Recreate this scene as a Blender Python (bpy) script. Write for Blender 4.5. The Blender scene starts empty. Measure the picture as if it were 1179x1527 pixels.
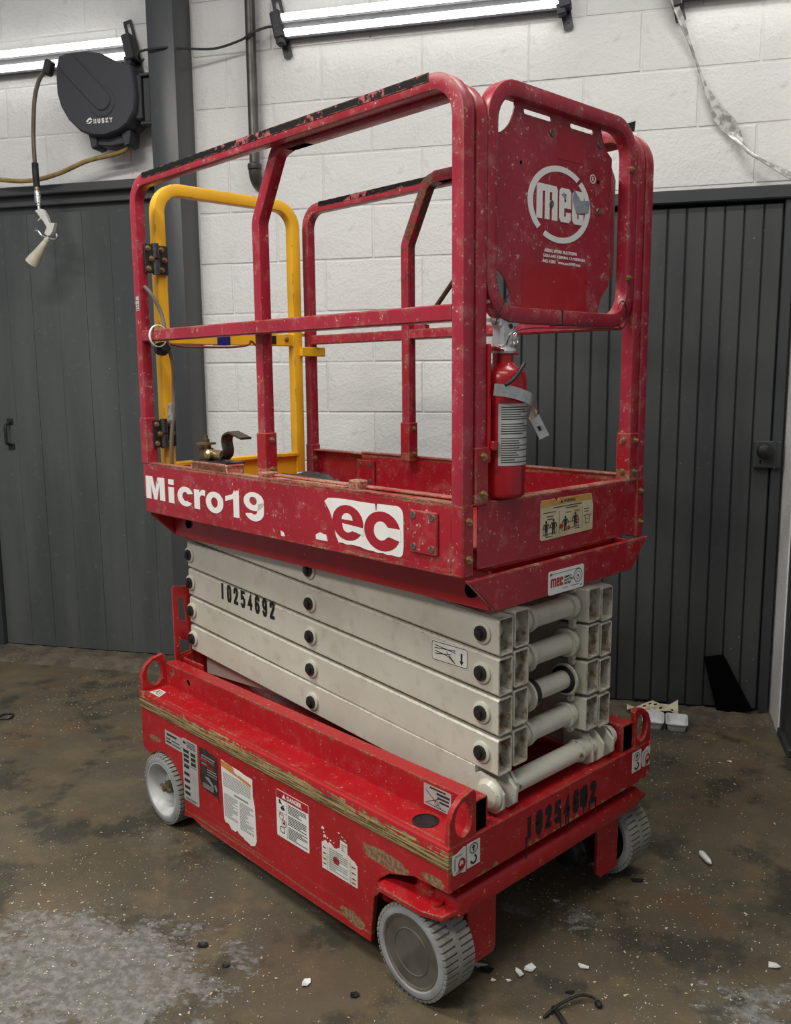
import bpy, bmesh, math, random
from mathutils import Vector, Matrix
random.seed(7)
SC = bpy.context.scene
COL = SC.collection
PI = math.pi

# ------------------------------------------------------------------ camera
CAM_H = 1.3074
YAW, PITCH, ROLL = -0.24763, -0.15418, -0.008986
FPX = 1320.4                       # focal length in pixels of the 1179x1527 frame
fw = Vector((math.cos(PITCH)*math.sin(YAW), math.cos(PITCH)*math.cos(YAW), math.sin(PITCH)))
rt = Vector((math.cos(YAW), -math.sin(YAW), 0)); up = rt.cross(fw)
r2 = math.cos(ROLL)*rt + math.sin(ROLL)*up
u2 = -math.sin(ROLL)*rt + math.cos(ROLL)*up
cam = bpy.data.cameras.new('camera'); cam_o = bpy.data.objects.new('camera', cam); COL.objects.link(cam_o)
mw = Matrix((r2, u2, -fw)).transposed().to_4x4(); mw.translation = Vector((0, 0, CAM_H)); cam_o.matrix_world = mw
cam.sensor_fit = 'VERTICAL'; cam.sensor_height = 36.0; cam.sensor_width = 36.0
cam.lens = FPX/1527*36.0; cam.clip_start = 0.05; cam.clip_end = 60
SC.camera = cam_o

# ------------------------------------------------------------------ world, lights, exposure
wd = bpy.data.worlds.new('world'); SC.world = wd; wd.use_nodes = True
bg = wd.node_tree.nodes['Background']; bg.inputs[0].default_value = (0.92, 0.95, 1.0, 1); bg.inputs[1].default_value = 0.20
def area(name, loc, size, size_y, power, color=(1, .97, .92), target=None, rz=0):
    l = bpy.data.lights.new(name, 'AREA'); l.shape = 'RECTANGLE'; l.size = size; l.size_y = size_y
    l.energy = power; l.color = color
    o = bpy.data.objects.new(name, l); COL.objects.link(o); o.location = loc
    if target is not None:
        o.rotation_euler = (Vector(target)-Vector(loc)).to_track_quat('-Z', 'Y').to_euler()
    else:
        o.rotation_euler = (0, 0, rz)
    return o
area('ceiling_and_fill_lamp', (-1.9, 1.3, 3.25), 1.6, 0.16, 46)
area('ceiling_and_fill_lamp', (-1.7, -0.7, 3.25), 1.6, 0.16, 62)
area('ceiling_and_fill_lamp', (0.0, 0.7, 3.25), 1.2, 0.16, 13)
area('ceiling_and_fill_lamp', (0.15, 2.3, 3.25), 1.0, 0.16, 15)  # added fill lamp, brightens the upper right of the block wall
vs = SC.view_settings; vs.view_transform = 'Standard'; vs.look = 'None'; vs.gamma = 1; vs.use_curve_mapping = False
vs.exposure = 0.45

# ------------------------------------------------------------------ material helpers
class NT:
    def __init__(s, name):
        s.m = bpy.data.materials.new(name); s.m.use_nodes = True; s.t = s.m.node_tree
        s.b = s.t.nodes['Principled BSDF']; s.tc = None
    def n(s, typ, **kw):
        nd = s.t.nodes.new(typ)
        for k, v in kw.items(): setattr(nd, k, v)
        return nd
    def l(s, a, b): s.t.links.new(a, b)
    def co(s):
        if not s.tc: s.tc = s.n('ShaderNodeTexCoord')
        return s.tc.outputs['Object']
    def mapped(s, scale=(1, 1, 1), loc=(0, 0, 0)):
        mp = s.n('ShaderNodeMapping'); s.l(s.co(), mp.inputs[0]); mp.inputs['Scale'].default_value = scale; mp.inputs['Location'].default_value = loc
        return mp.outputs[0]
    def noise(s, scale, detail=4, rough=.55, vec=None, dist=0):
        nd = s.n('ShaderNodeTexNoise'); s.l(vec if vec is not None else s.co(), nd.inputs['Vector'])
        nd.inputs['Scale'].default_value = scale; nd.inputs['Detail'].default_value = detail; nd.inputs['Roughness'].default_value = rough
        nd.inputs['Distortion'].default_value = dist
        return nd.outputs[0]
    def vor(s, scale, vec=None, feature='F1', out='Distance'):
        nd = s.n('ShaderNodeTexVoronoi', feature=feature); s.l(vec if vec is not None else s.co(), nd.inputs['Vector']); nd.inputs['Scale'].default_value = scale
        return nd.outputs[out]
    def ramp(s, fac, p0, p1, v0=0., v1=1.):
        nd = s.n('ShaderNodeMapRange'); nd.interpolation_type = 'SMOOTHSTEP'; s.l(fac, nd.inputs[0])
        nd.inputs[1].default_value = p0; nd.inputs[2].default_value = p1; nd.inputs[3].default_value = v0; nd.inputs[4].default_value = v1
        return nd.outputs[0]
    def math(s, op, a, b=None):
        nd = s.n('ShaderNodeMath', operation=op)
        for i, x in enumerate((a, b)):
            if x is None: continue
            if isinstance(x, (int, float)): nd.inputs[i].default_value = x
            else: s.l(x, nd.inputs[i])
        return nd.outputs[0]
    def mix(s, fac, a, b):
        nd = s.n('ShaderNodeMix', data_type='RGBA')
        for sock, x in ((nd.inputs[0], fac), (nd.inputs[6], a), (nd.inputs[7], b)):
            if isinstance(x, (int, float)): sock.default_value = x
            elif isinstance(x, tuple): sock.default_value = (*x, 1)
            else: s.l(x, sock)
        return nd.outputs[2]
    def sep(s):
        nd = s.n('ShaderNodeSeparateXYZ'); s.l(s.co(), nd.inputs[0]); return nd.outputs
    def edge(s, radius=.004, lo=.04, hi=.2):
        bv = s.n('ShaderNodeBevel', samples=4); bv.inputs['Radius'].default_value = radius
        g = s.n('ShaderNodeNewGeometry'); d = s.n('ShaderNodeVectorMath', operation='DOT_PRODUCT')
        s.l(bv.outputs[0], d.inputs[0]); s.l(g.outputs['Normal'], d.inputs[1])
        return s.ramp(s.math('SUBTRACT', 1.0, d.outputs['Value']), lo, hi)
    def bump(s, h, strength=.3, dist=.002):
        b = s.n('ShaderNodeBump'); b.inputs['Strength'].default_value = strength; b.inputs['Distance'].default_value = dist
        s.l(h, b.inputs['Height']); s.l(b.outputs[0], s.b.inputs['Normal'])
    def set(s, color=None, rough=None, metal=None, spec=None):
        for k, v in (('Base Color', color), ('Roughness', rough), ('Metallic', metal), ('Specular IOR Level', spec)):
            if v is None: continue
            i = s.b.inputs[k]
            if isinstance(v, tuple): i.default_value = (*v, 1)
            elif isinstance(v, (int, float)): i.default_value = v
            else: s.l(v, i)
        return s.m
def simple(name, color, rough=.5, metal=0., color2=None, scale=30, bump=0, spec=None):
    t = NT(name)
    if color2 is None: color2 = tuple(c*.82 for c in color)
    nz = t.noise(scale, 4)
    t.set(t.mix(t.ramp(nz, .35, .7), color, color2), t.ramp(nz, .3, .7, rough*.85, min(1, rough*1.15)), metal, spec)
    if bump: t.bump(nz, bump, .002)
    return t.m

def red_paint(name, base, alt, chip_th=.72, edge_amt=.8, dust=0.12, rust=(.10, .045, .022), chip=(.62, .42, .30), edgecol=(.27, .15, .085), rough=.36, extra=None):
    t = NT(name)
    big = t.noise(5, 4); mid = t.noise(26, 6, .65); fine = t.noise(120, 3, .6)
    c = t.mix(t.ramp(big, .35, .68), base, alt)
    c = t.mix(t.math('MULTIPLY', t.ramp(mid, .5, .75), dust), c, (.55, .30, .27))
    sc = t.noise(14, 3, .6, t.mapped((1, 6, 9)))
    chips = t.math('MULTIPLY', t.ramp(fine, chip_th-.02, chip_th+.03), t.ramp(mid, .42, .6))
    c = t.mix(t.math('MULTIPLY', chips, .8), c, chip)
    spots = t.math('MULTIPLY', t.ramp(t.vor(42), .09, .05), t.ramp(t.noise(7, 2), .52, .62))
    c = t.mix(t.math('MULTIPLY', spots, .75), c, (.75, .55, .48))
    e = t.math('MULTIPLY', t.edge(.0065, .008, .07), t.ramp(t.math('ADD', t.math('MULTIPLY', mid, .7), t.math('MULTIPLY', fine, .3)), .41, .55))
    c = t.mix(t.math('MULTIPLY', e, edge_amt), c, t.mix(t.ramp(fine, .42, .58), edgecol, rust))
    if extra: c = extra(t, c, mid, fine)
    t.set(c, t.math('ADD', t.ramp(mid, .3, .7, rough-.09, rough+.1), t.math('MULTIPLY', e, .3)), 0., .5)
    t.bump(t.math('ADD', t.math('MULTIPLY', mid, .4), t.math('MULTIPLY', chips, -.5)), .12, .001)
    return t.m
RED_RAIL = red_paint('red_rail_paint', (.35, .020, .040), (.29, .013, .026), .64, .9, .30)
def toe_wear(t, c, mid, fine):
    z = t.sep()[2]; st = t.noise(13, 6, .7, t.mapped((1, .5, 3), (1, 2, 7)))
    top = t.math('MULTIPLY', t.ramp(z, 1.038, 1.060), t.ramp(z, 1.09, 1.075))
    m_ = t.ramp(t.math('ADD', t.math('MULTIPLY', top, .20), t.math('ADD', t.math('MULTIPLY', st, .6), t.math('MULTIPLY', fine, .4))), .64, .70)
    low = t.math('MULTIPLY', t.math('MULTIPLY', t.ramp(z, .932, .918), t.ramp(z, .900, .908)), t.ramp(st, .52, .58))
    return t.mix(t.math('MULTIPLY', t.math('MAXIMUM', m_, t.math('MULTIPLY', low, .8)), .8), c, t.mix(t.ramp(fine, .42, .58), (.50, .24, .17), (.22, .12, .06)))
RED_PLAT = red_paint('red_platform_paint', (.35, .011, .022), (.29, .008, .015), .65, .9, .20, extra=toe_wear)
RED_BASE = red_paint('red_chassis_paint', (.42, .010, .016), (.36, .007, .011), .66, .85, .08, chip=(.55, .40, .22), edgecol=(.30, .19, .08))
def side_wear(t, c, mid, fine):
    o = t.sep(); y, z = o[1], o[2]
    def blob(cy, cz, ry, rz):
        dy = t.math('DIVIDE', t.math('SUBTRACT', y, cy), ry); dz = t.math('DIVIDE', t.math('SUBTRACT', z, cz), rz)
        return t.ramp(t.math('ADD', t.math('MULTIPLY', dy, dy), t.math('MULTIPLY', dz, dz)), 1.3, .1)
    st = t.noise(11, 6, .7, t.mapped((1, .6, 2.5), (1, 4, 2)))
    b = t.math('ADD', t.math('ADD', blob(.185, .274, .090, .022), blob(1.192, .245, .038, .010)), t.math('ADD', t.math('MULTIPLY', blob(.045, .287, .045, .016), .8), blob(.30, .085, .05, .02)))
    scr = t.noise(16, 5, .7, t.mapped((1, .12, 6), (2, 1, 3)))
    low = t.math('MULTIPLY', t.math('MULTIPLY', t.ramp(z, .125, .06), t.ramp(scr, .55, .60)), .9)
    m_ = t.math('MAXIMUM', t.ramp(t.math('ADD', t.math('MULTIPLY', b, .30), st), .64, .70), low)
    return t.mix(t.math('MULTIPLY', m_, .9), c, t.mix(t.ramp(fine, .4, .6), (.30, .22, .11), (.15, .10, .055)))
RED_SIDE = red_paint('red_side_paint', (.42, .010, .016), (.36, .007, .011), .67, .85, .07, chip=(.55, .40, .22), edgecol=(.30, .19, .08), extra=side_wear)
def beam_wear(t, c, mid, fine):
    o = t.sep(); x, z = o[0], o[2]
    st = t.noise(30, 5, .7, t.mapped((1.6, 1, .35), (5, 1, 2)))
    tall = t.ramp(st, .66, .70)
    ends = t.math('ADD', t.ramp(x, .07, .0), t.ramp(x, .70, .76))
    bot = t.math('MULTIPLY', t.math('ADD', t.math('MULTIPLY', t.ramp(z, .30, .276), .20), t.math('MULTIPLY', ends, .10)), 1.0)
    m_ = t.math('MAXIMUM', tall, t.ramp(t.math('ADD', bot, mid), .66, .72))
    return t.mix(t.math('MULTIPLY', m_, .85), c, t.mix(t.ramp(fine, .4, .6), (.40, .26, .11), (.16, .09, .045)))
RED_BEAM = red_paint('red_beam_paint', (.40, .009, .015), (.34, .007, .011), .66, .9, .07, chip=(.55, .40, .22), edgecol=(.20, .12, .05), extra=beam_wear)
RED_PLAIN = red_paint('red_plain_paint', (.40, .008, .014), (.33, .006, .010), .72, .3, .04)
RED_EXT = simple('extinguisher_red_enamel', (.40, .008, .014), .25, 0, (.33, .007, .012), 8)
def top_rust(t, c, mid, fine):
    z = t.sep()[2]; a = t.noise(30, 6, .7)
    m_ = t.ramp(t.math('ADD', t.math('MULTIPLY', t.ramp(z, 1.60, 1.83), .22), a), .56, .66)
    return t.mix(t.math('MULTIPLY', m_, .9), c, t.mix(t.ramp(fine, .42, .58), (.14, .07, .035), (.06, .032, .018)))
RED_RUST = red_paint('red_rail_rusty_bend', (.33, .020, .036), (.28, .013, .024), .64, .9, .25, extra=top_rust)
RED_PRINT = simple('red_print', (.36, .012, .024), .45, 0, (.32, .010, .02), 20)

def arm_white():
    t = NT('scissor_white_paint')
    big = t.noise(4, 4); mid = t.noise(22, 6, .65); fine = t.noise(130, 3)
    c = t.mix(t.ramp(big, .35, .7), (.60, .585, .49), (.52, .50, .41))
    dirt = t.math('MULTIPLY', t.ramp(mid, .50, .75), .42)
    c = t.mix(dirt, c, (.34, .29, .19))
    sp = t.math('MULTIPLY', t.ramp(t.vor(34), .06, .035), t.ramp(t.noise(6, 2), .5, .6))
    c = t.mix(sp, c, (.10, .06, .035))
    e = t.math('MULTIPLY', t.edge(.005, .01, .08), t.ramp(t.noise(60, 5, .7), .50, .60))
    c = t.mix(t.math('MULTIPLY', e, .75), c, t.mix(t.ramp(fine, .45, .6), (.30, .19, .09), (.07, .04, .025)))
    t.set(c, t.ramp(mid, .3, .7, .26, .42), 0., .5)
    return t.m
WHITE = arm_white()
def rust_inside():
    t = NT('tube_inside_rusty_white')
    z = t.sep(); mid = t.noise(40, 5, .7)
    c = t.mix(t.ramp(mid, .42, .66), (.52, .50, .42), (.22, .13, .06))
    return t.set(c, .6)
INSIDE = rust_inside()
def tan_strip():
    t = NT('scraped_tan_over_red')
    st = t.noise(9, 6, .7, t.mapped((1, .35, 9))); st2 = t.noise(14, 5, .7, t.mapped((1, .5, 22), (3, 1, 2)))
    br = t.noise(30, 5, .7)
    z = t.sep()[2]
    top = t.ramp(z, .352, .374); mask = t.math('SUBTRACT', t.ramp(st, .36, .47), t.math('MULTIPLY', top, .9))
    tan = t.mix(t.ramp(st2, .46, .56), (.46, .33, .15), (.085, .055, .022))
    tan = t.mix(t.ramp(br, .56, .66), tan, (.30, .22, .09))
    mask = t.math('SUBTRACT', t.math('ADD', t.math('MULTIPLY', st, .55), t.math('MULTIPLY', br, .45)), t.math('MULTIPLY', t.ramp(z, .340, .376), .20))
    c = t.mix(t.ramp(mask, .36, .40), (.42, .012, .016), tan)
    t.set(c, .5); t.bump(st2, .3, .0015)
    return t.m
TAN = tan_strip()
def tape_mat():
    t = NT('worn_black_grip_tape')
    a = t.noise(10, 6, .7, t.mapped((1, .8, 1))); b = t.noise(55, 5, .7)
    m_ = t.math('MULTIPLY', t.ramp(a, .52, .56), t.ramp(b, .40, .50))
    c = t.mix(m_, (.006, .006, .006), (.40, .10, .11))
    c = t.mix(t.math('MULTIPLY', t.edge(.004, .03, .15), t.ramp(b, .45, .55)), c, (.32, .16, .08))
    return t.set(c, .7, 0., .2)
TAPE = tape_mat()
def yellow():
    t = NT('yellow_gate_paint')
    mid = t.noise(20, 5, .65)
    c = t.mix(t.ramp(t.noise(5, 3), .35, .7), (.84, .46, .020), (.72, .38, .014))
    e = t.math('MULTIPLY', t.edge(.005, .01, .08), t.ramp(mid, .53, .61))
    c = t.mix(e, c, (.05, .03, .012))
    c = t.mix(t.math('MULTIPLY', t.ramp(mid, .70, .74), .8), c, (.06, .035, .02))
    return t.set(c, .4)
YELLOW = yellow()
def rusty():
    t = NT('rusty_brown_over_red')
    a = t.noise(28, 6, .7); b = t.noise(8, 3)
    c = t.mix(t.ramp(a, .42, .6), (.25, .03, .035), (.09, .045, .022))
    c = t.mix(t.math('MULTIPLY', t.ramp(a, .62, .7), .8), c, (.32, .2, .12))
    t.set(c, .6); t.bump(a, .3, .002); return t.m
RUSTY = rusty()
BLACK = simple('black_steel', (.012, .012, .012), .45, 0, (.02, .02, .02))
BLACK_PL = simple('black_plastic', (.020, .021, .024), .55, 0, (.028, .029, .032), 90, .15)
REELM = simple('reel_black_plastic', (.030, .032, .040), .60, 0, (.040, .042, .050), 160, .25)
RUBBER = simple('dark_rubber', (.015, .015, .016), .7)
PRINT = simple('black_print', (.018, .018, .018), .6)
GREYPR = simple('grey_print', (.25, .25, .24), .6)
STENCIL = simple('black_stencil_paint', (.008, .008, .008), .5)
BRASS = simple('zinc_brass_bolt', (.50, .38, .20), .35, .85, (.36, .26, .13), 60)
STEEL = simple('bright_steel', (.62, .62, .60), .28, .9, (.48, .48, .46), 60)
SILVER = simple('silver_paint_metal', (.72, .72, .72), .35, .6, (.6, .6, .6), 60)
HUBGREY = simple('hub_cover_grey', (.150, .142, .118), .42, .3, (.095, .088, .072), 14)
RIMWHITE = simple('rim_white_paint', (.52, .53, .52), .35, 0, (.40, .40, .37), 14)
TIRE = simple('grey_tire_rubber', (.27, .265, .235), .7, 0, (.19, .18, .155), 18, .2)
TIRE_S = simple('grey_tire_side', (.30, .31, .315), .62, 0, (.22, .22, .215), 16, .2)
CABLE = simple('grey_brown_cable', (.13, .11, .085), .6)
HOSE = simple('hose_olive_brown', (.13, .105, .07), .5, 0, (.09, .07, .045))
HOSEY = simple('hose_mustard', (.32, .22, .07), .5, 0, (.2, .14, .05))
DECAL = simple('white_decal_vinyl', (.72, .71, .66), .4, 0, (.58, .56, .48), 22)
DECALG = simple('grey_decal_vinyl', (.50, .50, .47), .35, .2, (.42, .42, .39), 22)
DECALW = simple('clean_white_decal', (.80, .79, .75), .4, 0, (.74, .73, .68), 22)
DECALY = simple('yellowed_decal', (.62, .54, .36), .45, 0, (.50, .40, .2), 16)
AMBER = simple('amber_header_print', (.60, .33, .07), .5, 0, (.5, .25, .05), 20)
ORANGE = simple('orange_header_print', (.62, .20, .03), .5, 0, (.5, .3, .12), 30)
REDHEAD = simple('red_header_print', (.40, .01, .02), .45)
def worn_white(name, amt=.62, under=(.36, .02, .035)):
    t = NT(name); a = t.noise(18, 7, .75); b = t.noise(70, 4, .7)
    c = t.mix(t.ramp(t.math('ADD', t.math('MULTIPLY', a, .75), t.math('MULTIPLY', b, .25)), amt, amt+.05), (.80, .78, .74), under)
    return t.set(c, .5)
WORNW = worn_white('worn_white_lettering', .60)
WORNP = worn_white('worn_pale_lettering', .62, (.30, .05, .06))
WOODSTAIN = None

# ------------------------------------------------------------------ mesh helpers
DIG = {'1': [[(.5, 0), (.5, 1)]], '0': [[(.12, .5), (.12, .82), (.32, 1), (.68, 1), (.88, .82), (.88, .18), (.68, 0), (.32, 0), (.12, .18), (.12, .5)]],
       '2': [[(.10, .72), (.14, .90), (.34, 1), (.66, 1), (.88, .86), (.88, .66), (.14, .10), (.14, .03), (.95, .03)]], '5': [[(.90, .97), (.18, .97), (.16, .56), (.60, .60), (.88, .46), (.88, .18), (.66, 0), (.32, 0), (.08, .14)]],
       '4': [[(.72, 0), (.72, 1), (.08, .30), (1, .30)]], '6': [[(.88, .80), (.68, 1), (.32, 1), (.12, .8), (.12, .18), (.32, 0), (.68, 0), (.88, .18), (.88, .40), (.68, .56), (.32, .56), (.12, .44)]],
       'H': [[(.14, 0), (.14, 1)], [(.86, 0), (.86, 1)], [(.14, .5), (.86, .5)]], 'U': [[(.14, 1), (.14, .2), (.34, 0), (.66, 0), (.86, .2), (.86, 1)]], 'S': [[(.88, .80), (.7, 1), (.3, 1), (.12, .82), (.2, .58), (.8, .42), (.88, .18), (.7, 0), (.3, 0), (.12, .2)]],
       'K': [[(.14, 0), (.14, 1)], [(.9, 1), (.2, .48), (.92, 0)]], 'Y': [[(.5, 0), (.5, .45), (.06, 1)], [(.5, .45), (.94, 1)]]}
DIG['9'] = [[(1-x, 1-y) for x, y in l] for l in DIG['6']]
class MB:
    def __init__(s): s.v = []; s.f = []; s.m = []
    def add(s, vs, fs, m=0):
        o = len(s.v); s.v += [tuple(v) for v in vs]; s.f += [tuple(i+o for i in f) for f in fs]; s.m += [m]*len(fs); return s
    def addbm(s, bm, m=0):
        bm.verts.index_update(); s.add([v.co.copy() for v in bm.verts], [[v.index for v in f.verts] for f in bm.faces], m); bm.free(); return s
    def box(s, x0, x1, y0, y1, z0, z1, bev=0, m=0, seg=1):
        bm = bmesh.new(); bmesh.ops.create_cube(bm, size=1)
        for v in bm.verts: v.co = Vector(((x0+x1)/2+v.co.x*(x1-x0), (y0+y1)/2+v.co.y*(y1-y0), (z0+z1)/2+v.co.z*(z1-z0)))
        if bev: bmesh.ops.bevel(bm, geom=bm.edges[:], offset=bev, segments=seg, profile=.5, affect='EDGES', clamp_overlap=True)
        return s.addbm(bm, m)
    def obox(s, c, ax, ay, az, hx, hy, hz, bev=0, m=0):
        bm = bmesh.new(); bmesh.ops.create_cube(bm, size=2)
        if bev:
            for v in bm.verts: v.co = Vector((v.co.x*hx, v.co.y*hy, v.co.z*hz))
            bmesh.ops.bevel(bm, geom=bm.edges[:], offset=bev, segments=1, profile=.5, affect='EDGES', clamp_overlap=True)
            hx = hy = hz = 1
        c, ax, ay, az = map(Vector, (c, ax, ay, az))
        for v in bm.verts: v.co = c+ax*(v.co.x*hx)+ay*(v.co.y*hy)+az*(v.co.z*hz)
        return s.addbm(bm, m)
    def cyl(s, p0, p1, r, seg=20, r1=None, m=0, bev=0, cap=True):
        p0, p1 = Vector(p0), Vector(p1); d = (p1-p0); L = d.length; d.normalize()
        prof = [(0, r), (L, r if r1 is None else r1)]
        if bev: prof = [(0, r-bev), (bev, r), (L-bev, r if r1 is None else r1), (L, (r if r1 is None else r1)-bev)]
        return s.lathe(p0, d, prof, seg, m, cap)
    def lathe(s, p0, d, prof, seg=24, m=0, cap=True):
        p0 = Vector(p0); d = Vector(d).normalized()
        a = d.orthogonal().normalized(); b = d.cross(a)
        vs = []; fs = []; n = len(prof)
        for (t, r) in prof:
            for k in range(seg):
                an = 2*PI*k/seg; vs.append(p0+d*t+(a*math.cos(an)+b*math.sin(an))*r)
        for i in range(n-1):
            for k in range(seg):
                k2 = (k+1) % seg; fs.append((i*seg+k, i*seg+k2, (i+1)*seg+k2, (i+1)*seg+k))
        if cap: fs.append(tuple(reversed(range(seg)))); fs.append(tuple((n-1)*seg+k for k in range(seg)))
        return s.add(vs, fs, m)
    def prism(s, poly, fr, h0, h1, m=0, bev=0):
        """extrude a (u,v) polygon along the frame normal from h0 to h1"""
        o, ux, uy, un = fr
        bm = bmesh.new(); n = len(poly)
        lo = [bm.verts.new(o+ux*u+uy*v+un*h0) for u, v in poly]; hi = [bm.verts.new(o+ux*u+uy*v+un*h1) for u, v in poly]
        bm.faces.new(list(reversed(lo))); top = bm.faces.new(hi)
        for i in range(n): bm.faces.new((lo[i], lo[(i+1) % n], hi[(i+1) % n], hi[i]))
        bmesh.ops.recalc_face_normals(bm, faces=bm.faces[:])
        if bev: bmesh.ops.bevel(bm, geom=bm.edges[:], offset=bev, segments=1, profile=.5, affect='EDGES', clamp_overlap=True)
        bmesh.ops.triangulate(bm, faces=[f for f in bm.faces if len(f.verts) > 4])
        return s.addbm(bm, m)
    def sweep(s, path, normal, w, h, closed=False, rc=.004, m=0, round_=False, seg=10):
        """rounded-square (or round) tube along a planar path; w along the plane normal, h in the plane"""
        nrm = Vector(normal).normalized(); P = [Vector(p) for p in path]; n = len(P)
        if round_: prof = [(math.cos(2*PI*k/seg)*w/2, math.sin(2*PI*k/seg)*h/2) for k in range(seg)]
        else:
            prof = []
            for cx, cy, a0 in ((w/2-rc, h/2-rc, 0), (-w/2+rc, h/2-rc, 90), (-w/2+rc, -h/2+rc, 180), (w/2-rc, -h/2+rc, 270)):
                for k in range(3):
                    a = math.radians(a0+45*k); prof.append((cx+rc*math.cos(a), cy+rc*math.sin(a)))
        q = len(prof); vs = []; fs = []
        for i in range(n):
            if closed: t0 = (P[i]-P[i-1]).normalized(); t1 = (P[(i+1) % n]-P[i]).normalized()
            else:
                t0 = (P[i]-P[max(i-1, 0)]) if i else (P[1]-P[0]); t1 = (P[min(i+1, n-1)]-P[i]) if i < n-1 else (P[-1]-P[-2])
                t0.normalize(); t1.normalize()
            t = (t0+t1).normalized(); side = nrm.cross(t).normalized(); k = 1/max(.4, t.dot(t1))
            for a, b in prof: vs.append(P[i]+nrm*a+side*(b*k))
        for i in range(n if closed else n-1):
            j = (i+1) % n
            for k in range(q):
                k2 = (k+1) % q; fs.append((i*q+k, i*q+k2, j*q+k2, j*q+k))
        if not closed: fs.append(tuple(reversed(range(q)))); fs.append(tuple((n-1)*q+k for k in range(q)))
        return s.add(vs, fs, m)
    def tube(s, pts, r, seg=10, m=0, sub=6, taper=None):
        """round tube along a smooth 3-D curve through pts (Catmull-Rom)"""
        P = [Vector(p) for p in pts]; Q = []
        for i in range(len(P)-1):
            a = P[max(i-1, 0)]; b = P[i]; c = P[i+1]; d = P[min(i+2, len(P)-1)]
            for k in range(sub):
                t = k/sub; Q.append(.5*((2*b)+(c-a)*t+(2*a-5*b+4*c-d)*t*t+(3*b-a-3*c+d)*t**3))
        Q.append(P[-1]); vs = []; fs = []
        ref = None
        for i, p in enumerate(Q):
            t = (Q[min(i+1, len(Q)-1)]-Q[max(i-1, 0)]).normalized()
            if ref is None: ref = t.orthogonal().normalized()
            ref = (ref-t*ref.dot(t)).normalized(); b = t.cross(ref)
            rr = r if taper is None else r+(taper-r)*i/(len(Q)-1)
            for k in range(seg): vs.append(p+(ref*math.cos(2*PI*k/seg)+b*math.sin(2*PI*k/seg))*rr)
        for i in range(len(Q)-1):
            for k in range(seg):
                k2 = (k+1) % seg; fs.append((i*seg+k, i*seg+k2, (i+1)*seg+k2, (i+1)*seg+k))
        fs.append(tuple(reversed(range(seg)))); fs.append(tuple((len(Q)-1)*seg+k for k in range(seg)))
        return s.add(vs, fs, m)
    def curve(s, loops, fr, h0, h1, m=0, bev=0):
        """2-D filled curve with holes, thickness h0..h1 along the frame normal"""
        cu = bpy.data.curves.new('tmp', 'CURVE'); cu.dimensions = '2D'; cu.fill_mode = 'BOTH'
        cu.extrude = max(1e-5, (h1-h0)/2-bev); cu.bevel_depth = bev; cu.bevel_resolution = 0; cu.offset = -bev
        for lp in loops:
            sp = cu.splines.new('POLY'); sp.points.add(len(lp)-1); sp.use_cyclic_u = True
            for p, (u, v) in zip(sp.points, lp): p.co = (u, v, 0, 1)
        return s._cv(cu, fr, (h0+h1)/2, m)
    def text(s, body, fr, u0, v0, u1, v1, h0, h1, m=0, bold=0.0, shear=0.0, spacing=1.0):
        cu = bpy.data.curves.new('tmp', 'FONT'); cu.body = body; cu.extrude = .001; cu.offset = bold; cu.shear = shear
        cu.space_character = spacing; cu.resolution_u = 3
        o = bpy.data.objects.new('tmp', cu); COL.objects.link(o)
        me = bpy.data.meshes.new_from_object(o.evaluated_get(bpy.context.evaluated_depsgraph_get()))
        bpy.data.objects.remove(o); bpy.data.curves.remove(cu)
        V = [v.co.copy() for v in me.vertices]; F = [tuple(p.vertices) for p in me.polygons]; bpy.data.meshes.remove(me)
        if not V: return s
        ax, bx = min(v.x for v in V), max(v.x for v in V); ay, by = min(v.y for v in V), max(v.y for v in V)
        o_, ux, uy, un = fr
        out = []
        for v in V:
            u = u0+(v.x-ax)/(bx-ax)*(u1-u0); w = v0+(v.y-ay)/(by-ay)*(v1-v0); h = h1 if v.z > 0 else h0
            out.append(o_+ux*u+uy*w+un*h)
        return s.add(out, F, m)
    def stroke(s, pts, w, fr, h, m=0):
        """flat ribbon of width w along a (u,v) polyline"""
        o, ux, uy, un = fr; P = [Vector(p) for p in pts]; n = len(P); vs = []
        for i, p in enumerate(P):
            a = (P[i]-P[i-1]).normalized() if i else (P[1]-P[0]).normalized(); b = (P[i+1]-P[i]).normalized() if i < n-1 else a
            t = (a+b).normalized() if (a+b).length > .1 else a; k = 1/max(.6, t.dot(b)); nn = Vector((-t.y, t.x))*(w/2*k)
            q = p-t*(w*.3) if i == 0 else (p+t*(w*.3) if i == n-1 else p)
            for c in (q+nn, q-nn): vs.append(o+ux*c.x+uy*c.y+un*h)
        return s.add(vs, [(2*i, 2*i+1, 2*i+3, 2*i+2) for i in range(n-1)], m)
    def stencil(s, body, fr, u0, v0, u1, v1, w, h, wf=.62, drop=0.):
        st = (u1-u0)/(len(body)-1+wf); cw = st*wf
        for k, ch in enumerate(body):
            for ln in DIG[ch]: s.stroke([(u0+k*st+w/2+x*(cw-w), v0+drop*k/len(body)+w/2+y*(v1-v0-w)) for x, y in ln], w, fr, h+.00004*k)
        return s
    def _cv(s, cu, fr, hm, m):
        o = bpy.data.objects.new('tmp', cu); COL.objects.link(o)
        me = bpy.data.meshes.new_from_object(o.evaluated_get(bpy.context.evaluated_depsgraph_get()))
        bpy.data.objects.remove(o); bpy.data.curves.remove(cu)
        o_, ux, uy, un = fr
        s.add([o_+ux*v.co.x+uy*v.co.y+un*(v.co.z+hm) for v in me.vertices], [tuple(p.vertices) for p in me.polygons], m)
        bpy.data.meshes.remove(me); return s
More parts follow.
